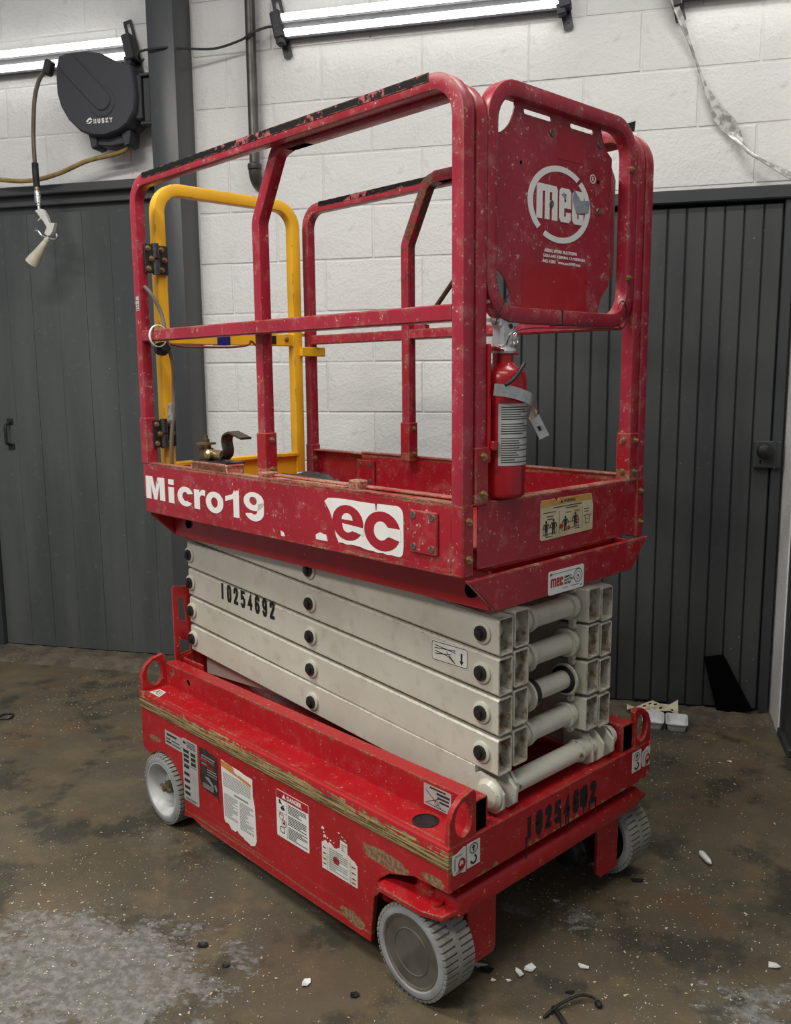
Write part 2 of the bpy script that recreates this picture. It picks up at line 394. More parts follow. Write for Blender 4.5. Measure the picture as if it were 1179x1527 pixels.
    def mesh(s, name, mats, smooth=True, angle=35):
        me = bpy.data.meshes.new(name); me.from_pydata(s.v, [], s.f)
        for mt in (mats if isinstance(mats, (list, tuple)) else [mats]): me.materials.append(mt)
        me.polygons.foreach_set('material_index', s.m); me.update()
        bm = bmesh.new(); bm.from_mesh(me); bmesh.ops.recalc_face_normals(bm, faces=bm.faces[:]); bm.to_mesh(me); bm.free()
        if smooth:
            me.shade_smooth(); me.set_sharp_from_angle(angle=math.radians(angle))
        return me
    def build(s, name, mats, parent=None, label=None, cat=None, group=None, kind=None, **kw):
        return link(name, s.mesh(name, mats, **kw), parent, label, cat, group, kind)
def tag(o, label=None, cat=None, group=None, kind=None):
    for k, v in (('label', label), ('category', cat), ('group', group), ('kind', kind)):
        if v: o[k] = v
    return o
def link(name, me, parent=None, label=None, cat=None, group=None, kind=None, loc=None):
    o = bpy.data.objects.new(name, me); COL.objects.link(o)
    if parent is not None: o.parent = parent
    if loc is not None: o.location = loc
    return tag(o, label, cat, group, kind)
def empty(name, loc, rz=0, label=None, cat=None, group=None):
    o = bpy.data.objects.new(name, None); COL.objects.link(o); o.location = loc; o.rotation_euler = (0, 0, rz); o.empty_display_size = .05
    return tag(o, label, cat, group)
def frame(o, ux, uy):
    o, ux, uy = Vector(o), Vector(ux), Vector(uy); return (o, ux, uy, ux.cross(uy).normalized())
def circ(cx, cy, rx, ry=None, n=24, a0=0, a1=360):
    ry = rx if ry is None else ry
    full = abs(a1-a0) >= 360; k = n if full else n+1
    return [(cx+rx*math.cos(math.radians(a0+(a1-a0)*i/n)), cy+ry*math.sin(math.radians(a0+(a1-a0)*i/n))) for i in range(k)]
def rrect(x0, y0, x1, y1, r, n=4):
    return circ(x1-r, y1-r, r, None, n, 0, 90)+circ(x0+r, y1-r, r, None, n, 90, 180)+circ(x0+r, y0+r, r, None, n, 180, 270)+circ(x1-r, y0+r, r, None, n, 270, 360)
def fillet(pts, rs, n=8, closed=False):
    P = [Vector(p) for p in pts]; out = []
    N = len(P)
    for i, p in enumerate(P):
        r = rs[i] if isinstance(rs, (list, tuple)) else rs
        if (not closed and i in (0, N-1)) or r <= 0: out.append(p); continue
        a = (P[i-1]-p).normalized(); b = (P[(i+1) % N]-p).normalized()
        ang = a.angle(b); d = r/math.tan(ang/2); bis = (a+b).normalized(); c = p+bis*(r/math.sin(ang/2))
        s0 = p+a*d-c; s1 = p+b*d-c; tot = s0.angle(s1); ax = s0.cross(s1).normalized()
        for k in range(n+1): out.append(c+Matrix.Rotation(tot*k/n, 3, ax) @ s0)
    return out
def ragged(p0, p1, n, amp, rnd):
    out = []
    for i in range(n+1):
        t = i/n; out.append((p0[0]+(p1[0]-p0[0])*t+rnd.uniform(-amp, amp)*.4, p0[1]+(p1[1]-p0[1])*t+rnd.uniform(-amp, amp)))
    return out
def dup(o, loc, parent=None):
    c = o.copy(); COL.objects.link(c); c.location = loc
    if parent is not None: c.parent = parent
    return c

# ================================================================== ROOM
WY = 3.571                                     # face of the block wall
XL, XR, YN = -3.9, 0.59, -1.6
PITCHZ, PITCHX, Z0, X0 = .2069, .4105, 2.600, .040

def paint_wall(name, base=(.76, .755, .735), alt=(.69, .685, .665)):
    t = NT(name); a = t.noise(2.5, 4); b = t.noise(60, 5, .65); g = t.noise(14, 4)
    c = t.mix(t.ramp(a, .35, .7), base, alt)
    c = t.mix(t.math('MULTIPLY', t.ramp(g, .58, .78), .25), c, (.42, .40, .37))
    sp = t.math('MULTIPLY', t.ramp(t.vor(9), .035, .02), t.ramp(g, .5, .6)); c = t.mix(sp, c, (.16, .14, .12))
    t.set(c, .62, 0., .35); t.bump(t.math('ADD', t.math('MULTIPLY', b, .9), t.math('MULTIPLY', t.noise(22, 4), .7)), .75, .006)
    return t.m
BLOCKM = paint_wall('painted_block')
MORTM = paint_wall('painted_mortar', (.73, .72, .70), (.66, .65, .63))
def dark_metal(name, a=(.028, .031, .034), b=(.040, .043, .046), rough=.5, streak=True):
    t = NT(name); n1 = t.noise(3, 5, .6, t.mapped((1.2, 1.2, .16))); n2 = t.noise(40, 4, .6)
    c = t.mix(t.ramp(n1, .35, .65), a, b)
    c = t.mix(t.math('MULTIPLY', t.ramp(n2, .6, .75), .3), c, tuple(min(1, x*1.9) for x in b))
    if streak:
        v = t.vor(30); dots = t.math('MULTIPLY', t.ramp(v, .07, .04), t.ramp(t.noise(3.2, 3), .54, .64))
        c = t.mix(t.math('MULTIPLY', dots, .8), c, (.36, .37, .36))
    t.set(c, t.ramp(n1, .3, .7, rough-.1, rough+.1), 0., .5); t.bump(n2, .12, .001)
    return t.m
DOOR_L = dark_metal('grey_green_door_paint', (.062, .069, .068), (.092, .099, .097), .42)
DOOR_R = dark_metal('charcoal_door_paint', (.034, .037, .038), (.050, .053, .054), .48)
FRAME_D = dark_metal('dark_frame_paint', (.026, .029, .032), (.036, .040, .043), .5, False)
COLM = dark_metal('column_gloss_paint', (.046, .049, .053), (.062, .065, .069), .40, False)
BLACKM = simple('matt_black_board', (.003, .003, .003), .9, spec=.03)

def floor_mat():
    t = NT('wet_dirty_concrete')
    a = t.noise(1.3, 5, .6); b = t.noise(6, 6, .65); f = t.noise(45, 5, .7); g = t.noise(170, 3, .6)
    c = t.mix(t.ramp(a, .34, .66), (.118, .093, .058), (.082, .074, .053))
    c = t.mix(t.math('MULTIPLY', t.ramp(b, .45, .66), .8), c, (.150, .114, .066))
    c = t.mix(t.math('MULTIPLY', t.ramp(t.noise(3.1, 4, .6, t.mapped((1, 1, 1), (4.2, 1.3, 0))), .55, .70), .6), c, (.140, .082, .046))
    c = t.mix(t.math('MULTIPLY', t.ramp(t.noise(4.5, 5, .65, t.mapped((1, 1, 1), (9.2, 7.3, 0))), .50, .62), .85), c, (.046, .043, .033))
    # fine pale grit trodden into the floor
    v = t.vor(150, out='Distance'); dots = t.math('MULTIPLY', t.ramp(v, .17, .11), t.ramp(t.noise(8, 4, .7), .46, .60))
    c = t.mix(t.math('MULTIPLY', dots, .85), c, (.40, .31, .18))
    v2 = t.vor(70, t.mapped((1, 1.6, 1), (1, 2, 0))); dots2 = t.math('MULTIPLY', t.ramp(v2, .085, .05), t.ramp(t.noise(5, 3), .47, .58))
    c = t.mix(dots2, c, (.50, .44, .32))
    # dried whitish residue in patches: right foreground; lower left with wet sheen painted in
    x, y, z = t.sep()
    def blob(cx, cy, rx, ry):
        dx = t.math('DIVIDE', t.math('SUBTRACT', x, cx), rx); dy = t.math('DIVIDE', t.math('SUBTRACT', y, cy), ry)
        return t.ramp(t.math('ADD', t.math('MULTIPLY', dx, dx), t.math('MULTIPLY', dy, dy)), 1.0, .1)
    bl = t.math('ADD', t.math('ADD', blob(-1.22, 1.52, .40, .34), t.math('MULTIPLY', blob(-.92, 1.60, .26, .26), .55)), t.math('ADD', t.math('MULTIPLY', blob(-.13, 2.02, .17, .12), .52), t.math('MULTIPLY', blob(.33, 1.74, .20, .20), .72)))
    flake = t.math('ADD', t.math('MULTIPLY', t.noise(11, 5, .6, t.mapped((1, 1.3, 1))), .5), t.math('MULTIPLY', t.noise(48, 8, .74, t.mapped((1, 1.3, 1)), .3), .5))
    film_and_sheen = t.ramp(t.math('ADD', t.math('MULTIPLY', bl, .20), flake), .60, .655)
    c = t.mix(t.math('MULTIPLY', film_and_sheen, .8), c, t.mix(t.ramp(f, .4, .65), (.15, .145, .125), (.27, .265, .25)))
    wet = t.ramp(t.noise(2.2, 4, .55, t.mapped((1, 1, 1), (2.7, .4, 0))), .40, .60, .14, .46)
    rough = t.math('ADD', wet, t.math('MULTIPLY', f, .12))
    t.set(c, rough, 0., .5)
    t.bump(t.math('ADD', t.math('ADD', t.math('MULTIPLY', f, .5), t.math('MULTIPLY', g, .3)), t.math('MULTIPLY', t.math('MULTIPLY', film_and_sheen, flake), 1.6)), .5, .004)
    return t.m
FLOORM = floor_mat()
def sill_mat():
    t = NT('crumbled_sill_concrete'); a = t.noise(10, 6, .7); b = t.noise(60, 5, .7)
    c = t.mix(t.ramp(a, .38, .65), (.072, .060, .040), (.14, .115, .08))
    c = t.mix(t.ramp(b, .58, .68), c, (.22, .17, .10)); t.set(c, .7); t.bump(t.math('ADD', a, b), .8, .01); return t.m
SILLM = sill_mat()

MB().box(XL-.3, XR+.6, YN, WY+.4, -.12, 0).build('floor', FLOORM, kind='structure', smooth=False)
# back wall: mortar body + blocks, each block its own object
wall = MB().box(XL, XR+.3, WY+.0035, WY+.2, 0, 3.35).build('wall_back', MORTM, kind='structure', smooth=False)
rb = random.Random(3)
def block_mesh(w, h):
    m = MB(); m.box(-w/2, w/2, -.002, .012, -h/2, h/2, .0030)
    m.v = [(x+rb.uniform(-.0018, .0018), y+rb.uniform(-.0012, .0012) if y < 0 else y, z+rb.uniform(-.0018, .0018)) for x, y, z in m.v]
    return m.mesh('block', BLOCKM, smooth=False)
FULL = [block_mesh(PITCHX-.006, PITCHZ-.006) for _ in range(7)]
def place_block(x0, x1, zc, h):
    w = x1-x0
    if w < .05: return
    me = rb.choice(FULL) if abs(w-PITCHX) < .004 and abs(h-PITCHZ) < .004 else block_mesh(w-.006, h-.006)
    link('block', me, wall, loc=(( x0+x1)/2, WY+.002+rb.uniform(-.0015, .0015), zc))
def course(zc, h, xa, xb, off):
    k = math.floor((xa-X0-off)/PITCHX); x = X0+off+k*PITCHX
    while x < xb:
        a, b = max(x, xa), min(x+PITCHX, xb)
        if b-a > .05: place_block(a, b, zc, h)
        x += PITCHX
COL_L, COL_R = -1.87, -1.751
D2L, D2R = -.455, .585
for k in range(-3, 13):                         # right of the column
    zt_ = Z0-k*PITCHZ; zc = zt_-PITCHZ/2
    off = 0 if k % 2 == 0 else PITCHX/2
    if zc > 3.3 or zc < 0: continue
    if zt_ > 2.03: course(zc, PITCHZ, COL_R+.002, XR, off)
    else: course(zc, PITCHZ, COL_R+.002, D2L+.09 if zc < 1.9 else D2L+.09, off)
for k, zt_ in enumerate((3.165, 2.958, 2.751, 2.553, 2.350)):   # left of the column, above the left door
    h = (3.165-2.958, .207, .198, .203, .213)[k]
    course(zt_-h/2, h, -3.3, COL_L-.002, (.0, .19, .335, .19, .375)[k])
# steel column
m = MB(); m.box(COL_L, COL_R, WY-.15, WY+.004, 0, 3.35, .006, seg=2); m.box(COL_L-.012, COL_R+.012, WY-.156, WY-.144, 0, .012, .002)
m.build('trim_1', COLM, kind='structure')
# left doorway: lintel, rail, frame, boards
m = MB(); m.box(-3.3, COL_L-.004, WY-.050, WY+.01, 2.096, 2.134, .004); m.box(-3.3, COL_L-.004, WY-.012, WY+.01, 2.072, 2.096, .001)
m.box(-3.3, COL_L-.004, WY-.032, WY+.01, 2.052, 2.072, .003); m.box(-3.3, COL_L-.004, WY-.004, WY+.01, 2.02, 2.052, .001)
m.build('trim_2', simple('lintel_grey_paint', (.065, .067, .068), .5, 0, (.05, .052, .053), 6), kind='structure')
MB().box(-3.0, -2.842, WY-.045, WY+.01, .03, 2.05, .006).build('trim_3', FRAME_D, kind='structure')
door1 = MB().box(-2.85, -1.872, WY+.002, WY+.02, .035, 2.03).build('door_1', FRAME_D, kind='structure', smooth=False)
xs = [-2.84, -2.70, -2.575, -2.44, -2.30, -2.165, -2.02, -1.876]
for a, b in zip(xs, xs[1:]):
    MB().box(a+.0004, b-.0004, WY-.014+random.uniform(-.0008, .0008), WY+.003, .040, 2.022, .0012).build('board', DOOR_L, door1)
m = MB(); hx = -2.735
for z in (1.108, .992): m.box(hx-.016, hx+.016, WY-.020, WY-.012, z-.014, z+.014, .002)
m.sweep(fillet([(hx, WY-.016, .996), (hx, WY-.052, 1.010), (hx, WY-.052, 1.090), (hx, WY-.016, 1.104)], [0, .016, .016, 0], 5), (1, 0, 0), .014, .010, rc=.003)
m.build('door_handle', BLACK, door1, label='black iron pull handle')
# sill under the left and right doors
def sill(name, xa, xb, ya, yb, h, n=46):
    rs = random.Random(11+int(xa*10)); m = MB(); vs = []; fs = []
    rows = 7
    for i in range(n+1):
        x = xa+(xb-xa)*i/n
        for j in range(rows):
            t = j/(rows-1); y = ya+(yb-ya)*t+(rs.uniform(-.012, .012) if 0 < j < rows-1 else (rs.uniform(-.014, .008) if j == 0 else 0))
            z = -.004 if j == 0 else h*min(1, t*3.2)+rs.uniform(-.004, .004)
            vs.append((x, y, z))
    for i in range(n):
        for j in range(rows-1): fs.append((i*rows+j, (i+1)*rows+j, (i+1)*rows+j+1, i*rows+j+1))
    m.add(vs, fs); m.build(name, SILLM, kind='structure', angle=60)
sill('trim_4', -3.3, -1.6, 3.40, WY+.004, .036)
sill('trim_5', -.5, .60, 3.335, WY-.02, .014)
# right doorway
DY = WY-.085
m = MB(); m.box(D2L-.03, XR+.02, DY-.03, WY+.004, 1.905, 1.950, .004)
m.build('trim_6', FRAME_D, kind='structure')
m = MB(); m.box(D2R-.040, D2R-.006, DY-.012, WY+.004, .012, 1.905, .003); m.box(D2L-.03, D2L+.012, DY-.012, WY+.004, .012, 1.905, .003)
m.build('trim_7', FRAME_D, kind='structure')
door2 = MB().box(D2L+.012, D2R-.042, DY+.014, WY+.002, .012, 1.895).build('door_2', FRAME_D, kind='structure', smooth=False)
bw = .0655; x = D2R-.050
x = .4770
edges = [.542, .4775]
while edges[-1] > D2L+.07: edges.append(edges[-1]-bw)
for b, a in zip(edges, edges[1:]):
    MB().box(a+.0022, b-.0022, DY, DY+.016, .022+random.uniform(-.004, .004), 1.893, .0035).build('board', DOOR_R, door2)
lk = MB(); lk.box(.480, .575, DY-.030, DY-.002, .957, 1.055, .003); lk.box(.548, .556, DY-.034, DY-.028, .955, 1.06, .001)
lko = lk.build('door_lock', FRAME_D, door2, label='dark rim lock case with round knob')
MB().lathe((.513, DY-.030, 1.022), (0, -1, 0), [(0, .012), (.012, .012), (.018, .024), (.028, .029), (.040, .024), (.046, .008)], 20).build('knob', BLACK, lko)
MB().box(.502, .505, DY-.0315, DY-.029, .972, .986).build('keyhole', BLACKM, lko, smooth=False)
# wall at the right edge: white return and a dark door leaf along it
MB().box(XR, XR+.2, 3.300, WY+.2, 0, 3.35, .003).build('wall_right', BLOCKM, kind='structure')
door3 = MB().box(XR+.012, XR+.06, 2.2, 3.292, .03, 2.0, .003).build('door_3', DOOR_R, kind='structure')
MB().box(XR+.004, XR+.02, 3.262, 3.300, .03, 2.0, .002).build('board', FRAME_D, door3)
MB().box(XR-.002, XR+.07, 3.10, 3.305, 0, .03, .004).build('trim_8', FRAME_D, kind='structure')

# ================================================================== THINGS ON THE WALL
def emit_mat():
    t = NT('led_tube_glow'); t.b.inputs['Emission Color'].default_value = (1, .985, .95, 1); t.b.inputs['Emission Strength'].default_value = 4.5
    t.set((.9, .9, .9), .4); return t.m
LED = emit_mat()
HOUS = simple('lamp_housing_grey', (.07, .07, .075), .6, spec=.1)
def lamp(x0, x1, z, label, ends):
    root = empty('wall_light', ((x0+x1)/2, WY, z), 0, label, 'light', 'strip lights on the block wall')
    X0_, X1_ = x0-(x0+x1)/2, x1-(x0+x1)/2
    m = MB(); m.prism([(-.046, -.040), (-.012, -.052), (0, -.074), (.012, -.052), (.046, -.040), (.046, -.022), (-.046, -.022)][::-1],
                      (Vector((X0_, 0, 0)), Vector((0, 0, 1)), Vector((0, 1, 0)), Vector((1, 0, 0))), 0, X1_-X0_)
    m.build('housing', HOUS, root)
    for s in (-1, 1):
        MB().cyl((X0_+.004, -.056, s*.029), (X1_-.004, -.056, s*.029), .0135, 12).build('led_tube', LED, root)
    for s in ends:
        xe = X0_ if s < 0 else X1_; tl = math.radians(12*-1)
        az = Vector((math.sin(tl), 0, math.cos(tl))); ax = Vector((math.cos(tl), 0, -math.sin(tl)))
        m = MB(); m.obox((xe+s*.012, -.045, 0), ax, (0, 1, 0), az, .022, .03, .052, .006)
        m.obox((xe+s*.006, -.05, -.052), ax, (0, 1, 0), az, .016, .02, .02, .004)
        cap = m.build('end_cap', BLACK_PL, root, label='black plastic end cap')
        m = MB(); cz = Vector((xe+s*.010, -.012, 0))+az*.082
        m.curve([rrect(-.020, -.042, .020, .042, .006), rrect(-.008, -.028, .008, .028, .006)], (cz, ax, az, Vector((0, -1, 0))), 0, .004)
        m.build('mounting_bracket', BLACK, cap)
        m = MB(); cz = Vector((xe+s*.010, -.012, 0))-az*.074
        m.curve([rrect(-.018, -.036, .018, .036, .006), circ(0, -.016, .006, None, 10)], (cz, ax, az, Vector((0, -1, 0))), 0, .004)
        m.build('mounting_bracket', BLACK, cap)
    return root
l1 = lamp(-3.35, -2.012, 2.646, 'lit white strip light above the hose reel, left of the dark column', (1,))
l2 = lamp(-1.335, -.255, 2.668, 'lit white strip light above the red lift, right of the pipe', (-1, 1))
l3 = lamp(.160, .572, 2.655, 'strip light above the torn plastic strip, only its black bracket in view', (-1,))
# power cord between the lights
m = MB(); m.tube([(-1.945, WY-.045, 2.60), (-1.925, WY-.10, 2.575), (-1.90, WY-.158, 2.588), (-1.80, WY-.158, 2.594), (-1.745, WY-.12, 2.60), (-1.62, WY-.07, 2.603), (-1.50, WY-.075, 2.622), (-1.45, WY-.085, 2.640), (-1.40, WY-.06, 2.664), (-1.365, WY-.05, 2.668)], .0048, 8)
m.build('power_cord', BLACK_PL, None, 'thin black power cord strung across the dark column between the two strip lights', 'cord')
# drain pipe
root = empty('wall_pipe', (-1.467, WY, 2.1), 0, 'dark vertical metal pipe ending in an elbow on the white wall', 'pipe')
PIPEM = simple('bronze_grey_pipe', (.095, .088, .080), .4, .5, (.065, .060, .054), 12)
m = MB(); m.cyl((0, -.050, .055), (0, -.050, 1.2), .0205, 20); m.build('pipe', PIPEM, root)
m = MB(); m.lathe((0, -.050, .035), (0, 0, 1), [(0, .027), (.004, .029), (.020, .029), (.026, .022)], 20)
arc = [(0, -.050, .035)]+[(0, -.050+.050*(1-math.cos(a)), .035-.050*math.sin(a)) for a in (PI*k/12 for k in range(1, 7))]+[(0, .003, -.015)]
m.sweep(arc, (1, 0, 0), .052, .052, round_=True, seg=16); m.build('elbow', PIPEM, root)

# ------------------------------------------------------------------ hose reel
RY = WY-.17
root = empty('hose_reel', (-2.08, WY-.15, 2.43), 0, 'black plastic air hose reel mounted beside the dark column above the left door', 'hose reel')
def loc(m): m.v = [(x+2.08, y-(WY-.15), z-2.43) for x, y, z in m.v]; return m
fr = frame((0, RY, 0), (1, 0, 0), (0, 0, 1))
outl = [(-2.255, 2.599), (-2.218, 2.607), (-2.125, 2.608), (-2.065, 2.595), (-2.001, 2.561), (-1.927, 2.537), (-1.920, 2.500), (-1.913, 2.428), (-1.92, 2.365), (-1.953, 2.316), (-1.994, 2.291), (-2.063, 2.275), (-2.118, 2.280), (-2.178, 2.304), (-2.226, 2.349), (-2.258, 2.404), (-2.272, 2.457), (-2.272, 2.547)]
def shrink(poly, k):
    cx = sum(p[0] for p in poly)/len(poly); cy = sum(p[1] for p in poly)/len(poly); return [(cx+(x-cx)*k, cy+(y-cy)*k) for x, y in poly]
m = MB(); n = len(outl); vs = []
levels = [(.955, .012), (.985, .006), (1.0, -.006), (1.0, -.050), (.97, -.054), (.97, -.060), (1.0, -.064), (.99, -.115), (.94, -.130)]
for k, h in levels: vs += [fr[0]+fr[1]*u+fr[2]*v+fr[3]*h for u, v in shrink(outl, k)]
fs = [tuple(range(n))]+[(i*n+k, i*n+(k+1) % n, (i+1)*n+(k+1) % n, (i+1)*n+k) for i in range(len(levels)-1) for k in range(n)]+[tuple(reversed(range((len(levels)-1)*n, len(levels)*n)))]
m.add(vs, fs)
for u in (-2.135, -1.985): m.prism([(u-.022, 2.300), (u+.022, 2.300), (u+.016, 2.245), (u-.010, 2.238)], fr, -.10, -.02, bev=.004)
m.prism([(-2.14, 2.285), (-1.98, 2.285), (-1.99, 2.252), (-2.06, 2.245), (-2.125, 2.252)], fr, -.115, -.03, bev=.004)
shell = loc(m).build('housing', REELM, root, angle=40)
# raised pill cover and disc
def pill(c0, c1, r, n=12):
    d = math.atan2(c1[1]-c0[1], c1[0]-c0[0]); o = []
    for k in range(n+1): a = d-PI/2+PI*k/n; o.append((c1[0]+r*math.cos(a), c1[1]+r*math.sin(a)))
    for k in range(n+1): a = d+PI/2+PI*k/n; o.append((c0[0]+r*math.cos(a), c0[1]+r*math.sin(a)))
    return o
m = MB(); m.curve([circ(-2.066, 2.408, .060, None, 40)], fr, .006, .0145, bev=.002); loc(m).build('hub_disc', REELM, shell)
m = MB(); m.curve([pill((-2.205, 2.560), (-2.064, 2.412), .040)], fr, .010, .020, bev=.003); loc(m).build('pill_cover', REELM, shell)
m = MB().stencil('HUSKY', fr, -2.108, 2.3250, -2.020, 2.3440, .0040, .0130, .82)
# emblem: dog's head pointing left
for poly in ([(-2.142, 2.336), (-2.128, 2.348), (-2.120, 2.3495), (-2.112, 2.341), (-2.119, 2.340), (-2.126, 2.342), (-2.132, 2.334)], [(-2.140, 2.333), (-2.131, 2.330), (-2.122, 2.334), (-2.116, 2.338), (-2.112, 2.337), (-2.119, 2.329), (-2.126, 2.326), (-2.136, 2.328)]):
    m.prism(poly, fr, .0125, .0132)
loc(m).build('lettering', DECALW, shell, smooth=False)
m = MB()
m.box(-1.935, -1.905, WY-.155, WY-.06, 2.335, 2.508, .006); m.box(-1.914, -1.866, WY-.150, WY-.128, 2.500, 2.512, .002); m.box(-1.914, -1.866, WY-.150, WY-.128, 2.316, 2.328, .002)
m.box(-1.905, -1.874, WY-.135, WY-.09, 2.33, 2.50, .003); loc(m).build('swivel_bracket', BLACK_PL, root)
m = MB(); m.obox((-2.293, RY-.02, 2.552), (.93, 0, -.35), (0, 1, 0), (.35, 0, .93), .016, .022, .030, .007); loc(m).build('hose_guide', BLACK_PL, root)
m = MB(); m.tube([(-2.285, RY-.02, 2.543), (-2.305, RY-.03, 2.535), (-2.335, RY-.03, 2.505), (-2.362, WY-.2, 2.430), (-2.378, WY-.2, 2.300), (-2.380, WY-.2, 2.20), (-2.380, WY-.2, 2.05)], .0085, 10)
loc(m).build('air_hose', HOSE, root)
m = MB(); m.tube([(-2.3795, WY-.2, 2.186), (-2.3800, WY-.2, 2.14), (-2.379, WY-.2, 2.092)], .0135, 12); loc(m).build('hose_sleeve', RUBBER, root)
m = MB(); m.lathe((-2.379, WY-.2, 2.094), (0, 0, -1), [(0, .007), (.004, .0105), (.012, .0105), (.014, .008), (.020, .008)], 12); loc(m).build('brass_fitting', BRASS, root)
m = MB(); m.tube([(-1.988, RY+.05, 2.29), (-1.980, RY+.05, 2.262), (-2.004, RY+.06, 2.238), (-2.072, WY-.10, 2.223), (-2.199, WY-.10, 2.205), (-2.331, WY-.10, 2.165), (-2.446, WY-.10, 2.144), (-2.562, WY-.10, 2.146), (-2.70, WY-.10, 2.17), (-2.95, WY-.10, 2.22), (-3.2, WY-.02, 2.26)], .0095, 10)
loc(m).build('supply_hose', HOSEY, root)
# blow gun hanging from the hose
GY = WY-.2
root = empty('air_blow_gun', (-2.37, GY, 2.074), 0, 'silver air blow gun with flared nozzle hanging from the reel hose', 'blow gun')
def gl(m): m.v = [(x+2.37, y-GY, z-2.074) for x, y, z in m.v]; return m
m = MB(); m.lathe((-2.3785, GY, 2.076), (.05, 0, -1), [(0, .0115), (.002, .0125), (.02, .0125), (.022, .0145), (.05, .0145), (.052, .010), (.060, .010), (.062, .0075), (.078, .0075)], 16); gl(m).build('coupler', STEEL, root)
fr = frame((0, GY, 0), (1, 0, 0), (0, 0, 1))
m = MB(); m.prism([(-2.389, 1.996), (-2.366, 2.003), (-2.350, 1.999), (-2.336, 1.972), (-2.326, 1.942), (-2.299, 1.942), (-2.302, 1.934), (-2.311, 1.908), (-2.325, 1.892), (-2.336, 1.890), (-2.352, 1.902), (-2.345, 1.916), (-2.338, 1.926), (-2.352, 1.950), (-2.362, 1.962), (-2.379, 1.952), (-2.380, 1.955), (-2.366, 1.968)][::-1], fr, -.011, .011, bev=.003)
gl(m).build('handle', simple('blow_gun_pale_alloy', (.74, .73, .70), .4, .2), root)
m = MB(); m.tube([(-2.402, GY, 1.917), (-2.386, GY, 1.914), (-2.370, GY, 1.896), (-2.350, GY, 1.888), (-2.330, GY, 1.882), (-2.310, GY, 1.878), (-2.299, GY, 1.886), (-2.301, GY, 1.900)], .0045, 8); gl(m).build('trigger', STEEL, root)
d = Vector((-2.430-(-2.342), 0, 1.786-1.888)).normalized()
m = MB(); m.lathe((-2.338, GY, 1.890), d, [(0, .006), (.010, .007), (.012, .011), (.022, .012), (.024, .0095), (.030, .012), (.075, .018), (.118, .027), (.138, .029), (.138, .024), (.09, .016)], 18, cap=False); gl(m).build('flared_nozzle', simple('nozzle_cream_plastic', (.60, .57, .48), .5, 0, (.5, .45, .34), 30), root)

# torn plastic strip hanging at the right
def clear_mat():
    t = NT('torn_silvery_plastic'); a = t.noise(40, 4)
    t.set(t.mix(t.ramp(a, .4, .6), (.60, .60, .58), (.30, .295, .27)), .18, .0, .7); return t.m
P_ = [(.108, 2.70, .010, 0), (.134, 2.618, .011, .2), (.170, 2.54, .012, .4), (.209, 2.455, .006, .9), (.235, 2.39, .006, 1.2), (.262, 2.315, .010, .6), (.290, 2.262, .016, .2), (.318, 2.215, .024, -.2), (.345, 2.185, .028, -.4), (.372, 2.150, .020, -.2), (.395, 2.108, .010, .5), (.419, 2.076, .008, 1.0), (.47, 2.040, .011, .8), (.52, 2.006, .013, .6), (.575, 1.970, .014, .5)]
m = MB(); vs = []
for i, (x, z, w, tw) in enumerate(P_):
    a = P_[max(i-1, 0)]; b = P_[min(i+1, len(P_)-1)]; t = Vector((b[0]-a[0], 0, b[1]-a[1])).normalized(); s = Vector((t.z, 0, -t.x))
    n_ = Vector((0, -1, 0)); d = s*math.cos(tw)+n_*math.sin(tw); c = Vector((x, WY-.03-.055*(i > 9)*(i-9)/5-.07*max(0, 1-i/3), z)); q = t.cross(d)
    for k in (-1, -.4, .3, 1): vs.append(c+d*(w*k)+q*(.005*(1-k*k)))
    for k in (1, .3, -.4, -1): vs.append(c+d*(w*k)+q*(.005*(1-k*k)-.0025))
q = 8; fs = [(i*q+k, i*q+(k+1) % q, (i+1)*q+(k+1) % q, (i+1)*q+k) for i in range(len(P_)-1) for k in range(q)]+[tuple(range(q)), tuple((len(P_)-1)*q+k for k in reversed(range(q)))]
m.add(vs, fs); m.build('plastic_strip', clear_mat(), None, 'twisted silvery torn plastic strip hanging across the white wall above the right door', 'strip')

# ================================================================== FLOOR CLUTTER
fr = None
def tilt_plate(name, mat, pts, thick, label, cat):
    m = MB(); P3 = [Vector(p) for p in pts]; nrm = (P3[1]-P3[0]).cross(P3[-1]-P3[0]).normalized()
    n = len(P3); vs = [p for p in P3]+[p+nrm*thick for p in P3]
    m.add(vs, [tuple(reversed(range(n))), tuple(range(n, 2*n))]+[(i, (i+1) % n, n+(i+1) % n, n+i) for i in range(n)])
    return m.build(name, mat, None, label, cat, smooth=False)
tilt_plate('black_board', BLACKM, [(.340, DY-.012, .222), (.398, DY-.026, .005), (.526, DY-.026, .024), (.412, DY-.012, .236)], .004, 'slanted matt black board leaning on the foot of the right door', 'board')
# food container
root = empty('food_container', (.197, 3.30, .0), -.05, 'white plastic two-compartment food container by the right door', 'container')
PLW = simple('white_plastic', (.70, .71, .72), .35)
def tray(cx):
    m = MB(); w, d, h = .036, .052, .030
    m.v = []; A = [(-w, -d), (w, -d), (w, d), (-w, d)]
    def ring(k, z): return [(cx+x*k, y*k, z) for x, y in rrect(-w, -d, w, d, .012, 3)]
    R_ = [ring(.82, .002), ring(1, h), ring(1.10, h), ring(1.10, h-.003), ring(1.03, h-.004), ring(.86, 0)]
    n = len(R_[0]); vs = sum(R_, []); fs = [tuple(range(n))]+[(i*n+k, i*n+(k+1) % n, (i+1)*n+(k+1) % n, (i+1)*n+k) for i in range(5) for k in range(n)]+[tuple(reversed(range(5*n, 6*n)))]
    return m.add(vs, fs)
tray(-.042).build('compartment', PLW, root); tray(.042).build('compartment', PLW, root)
m = MB(); vs = []
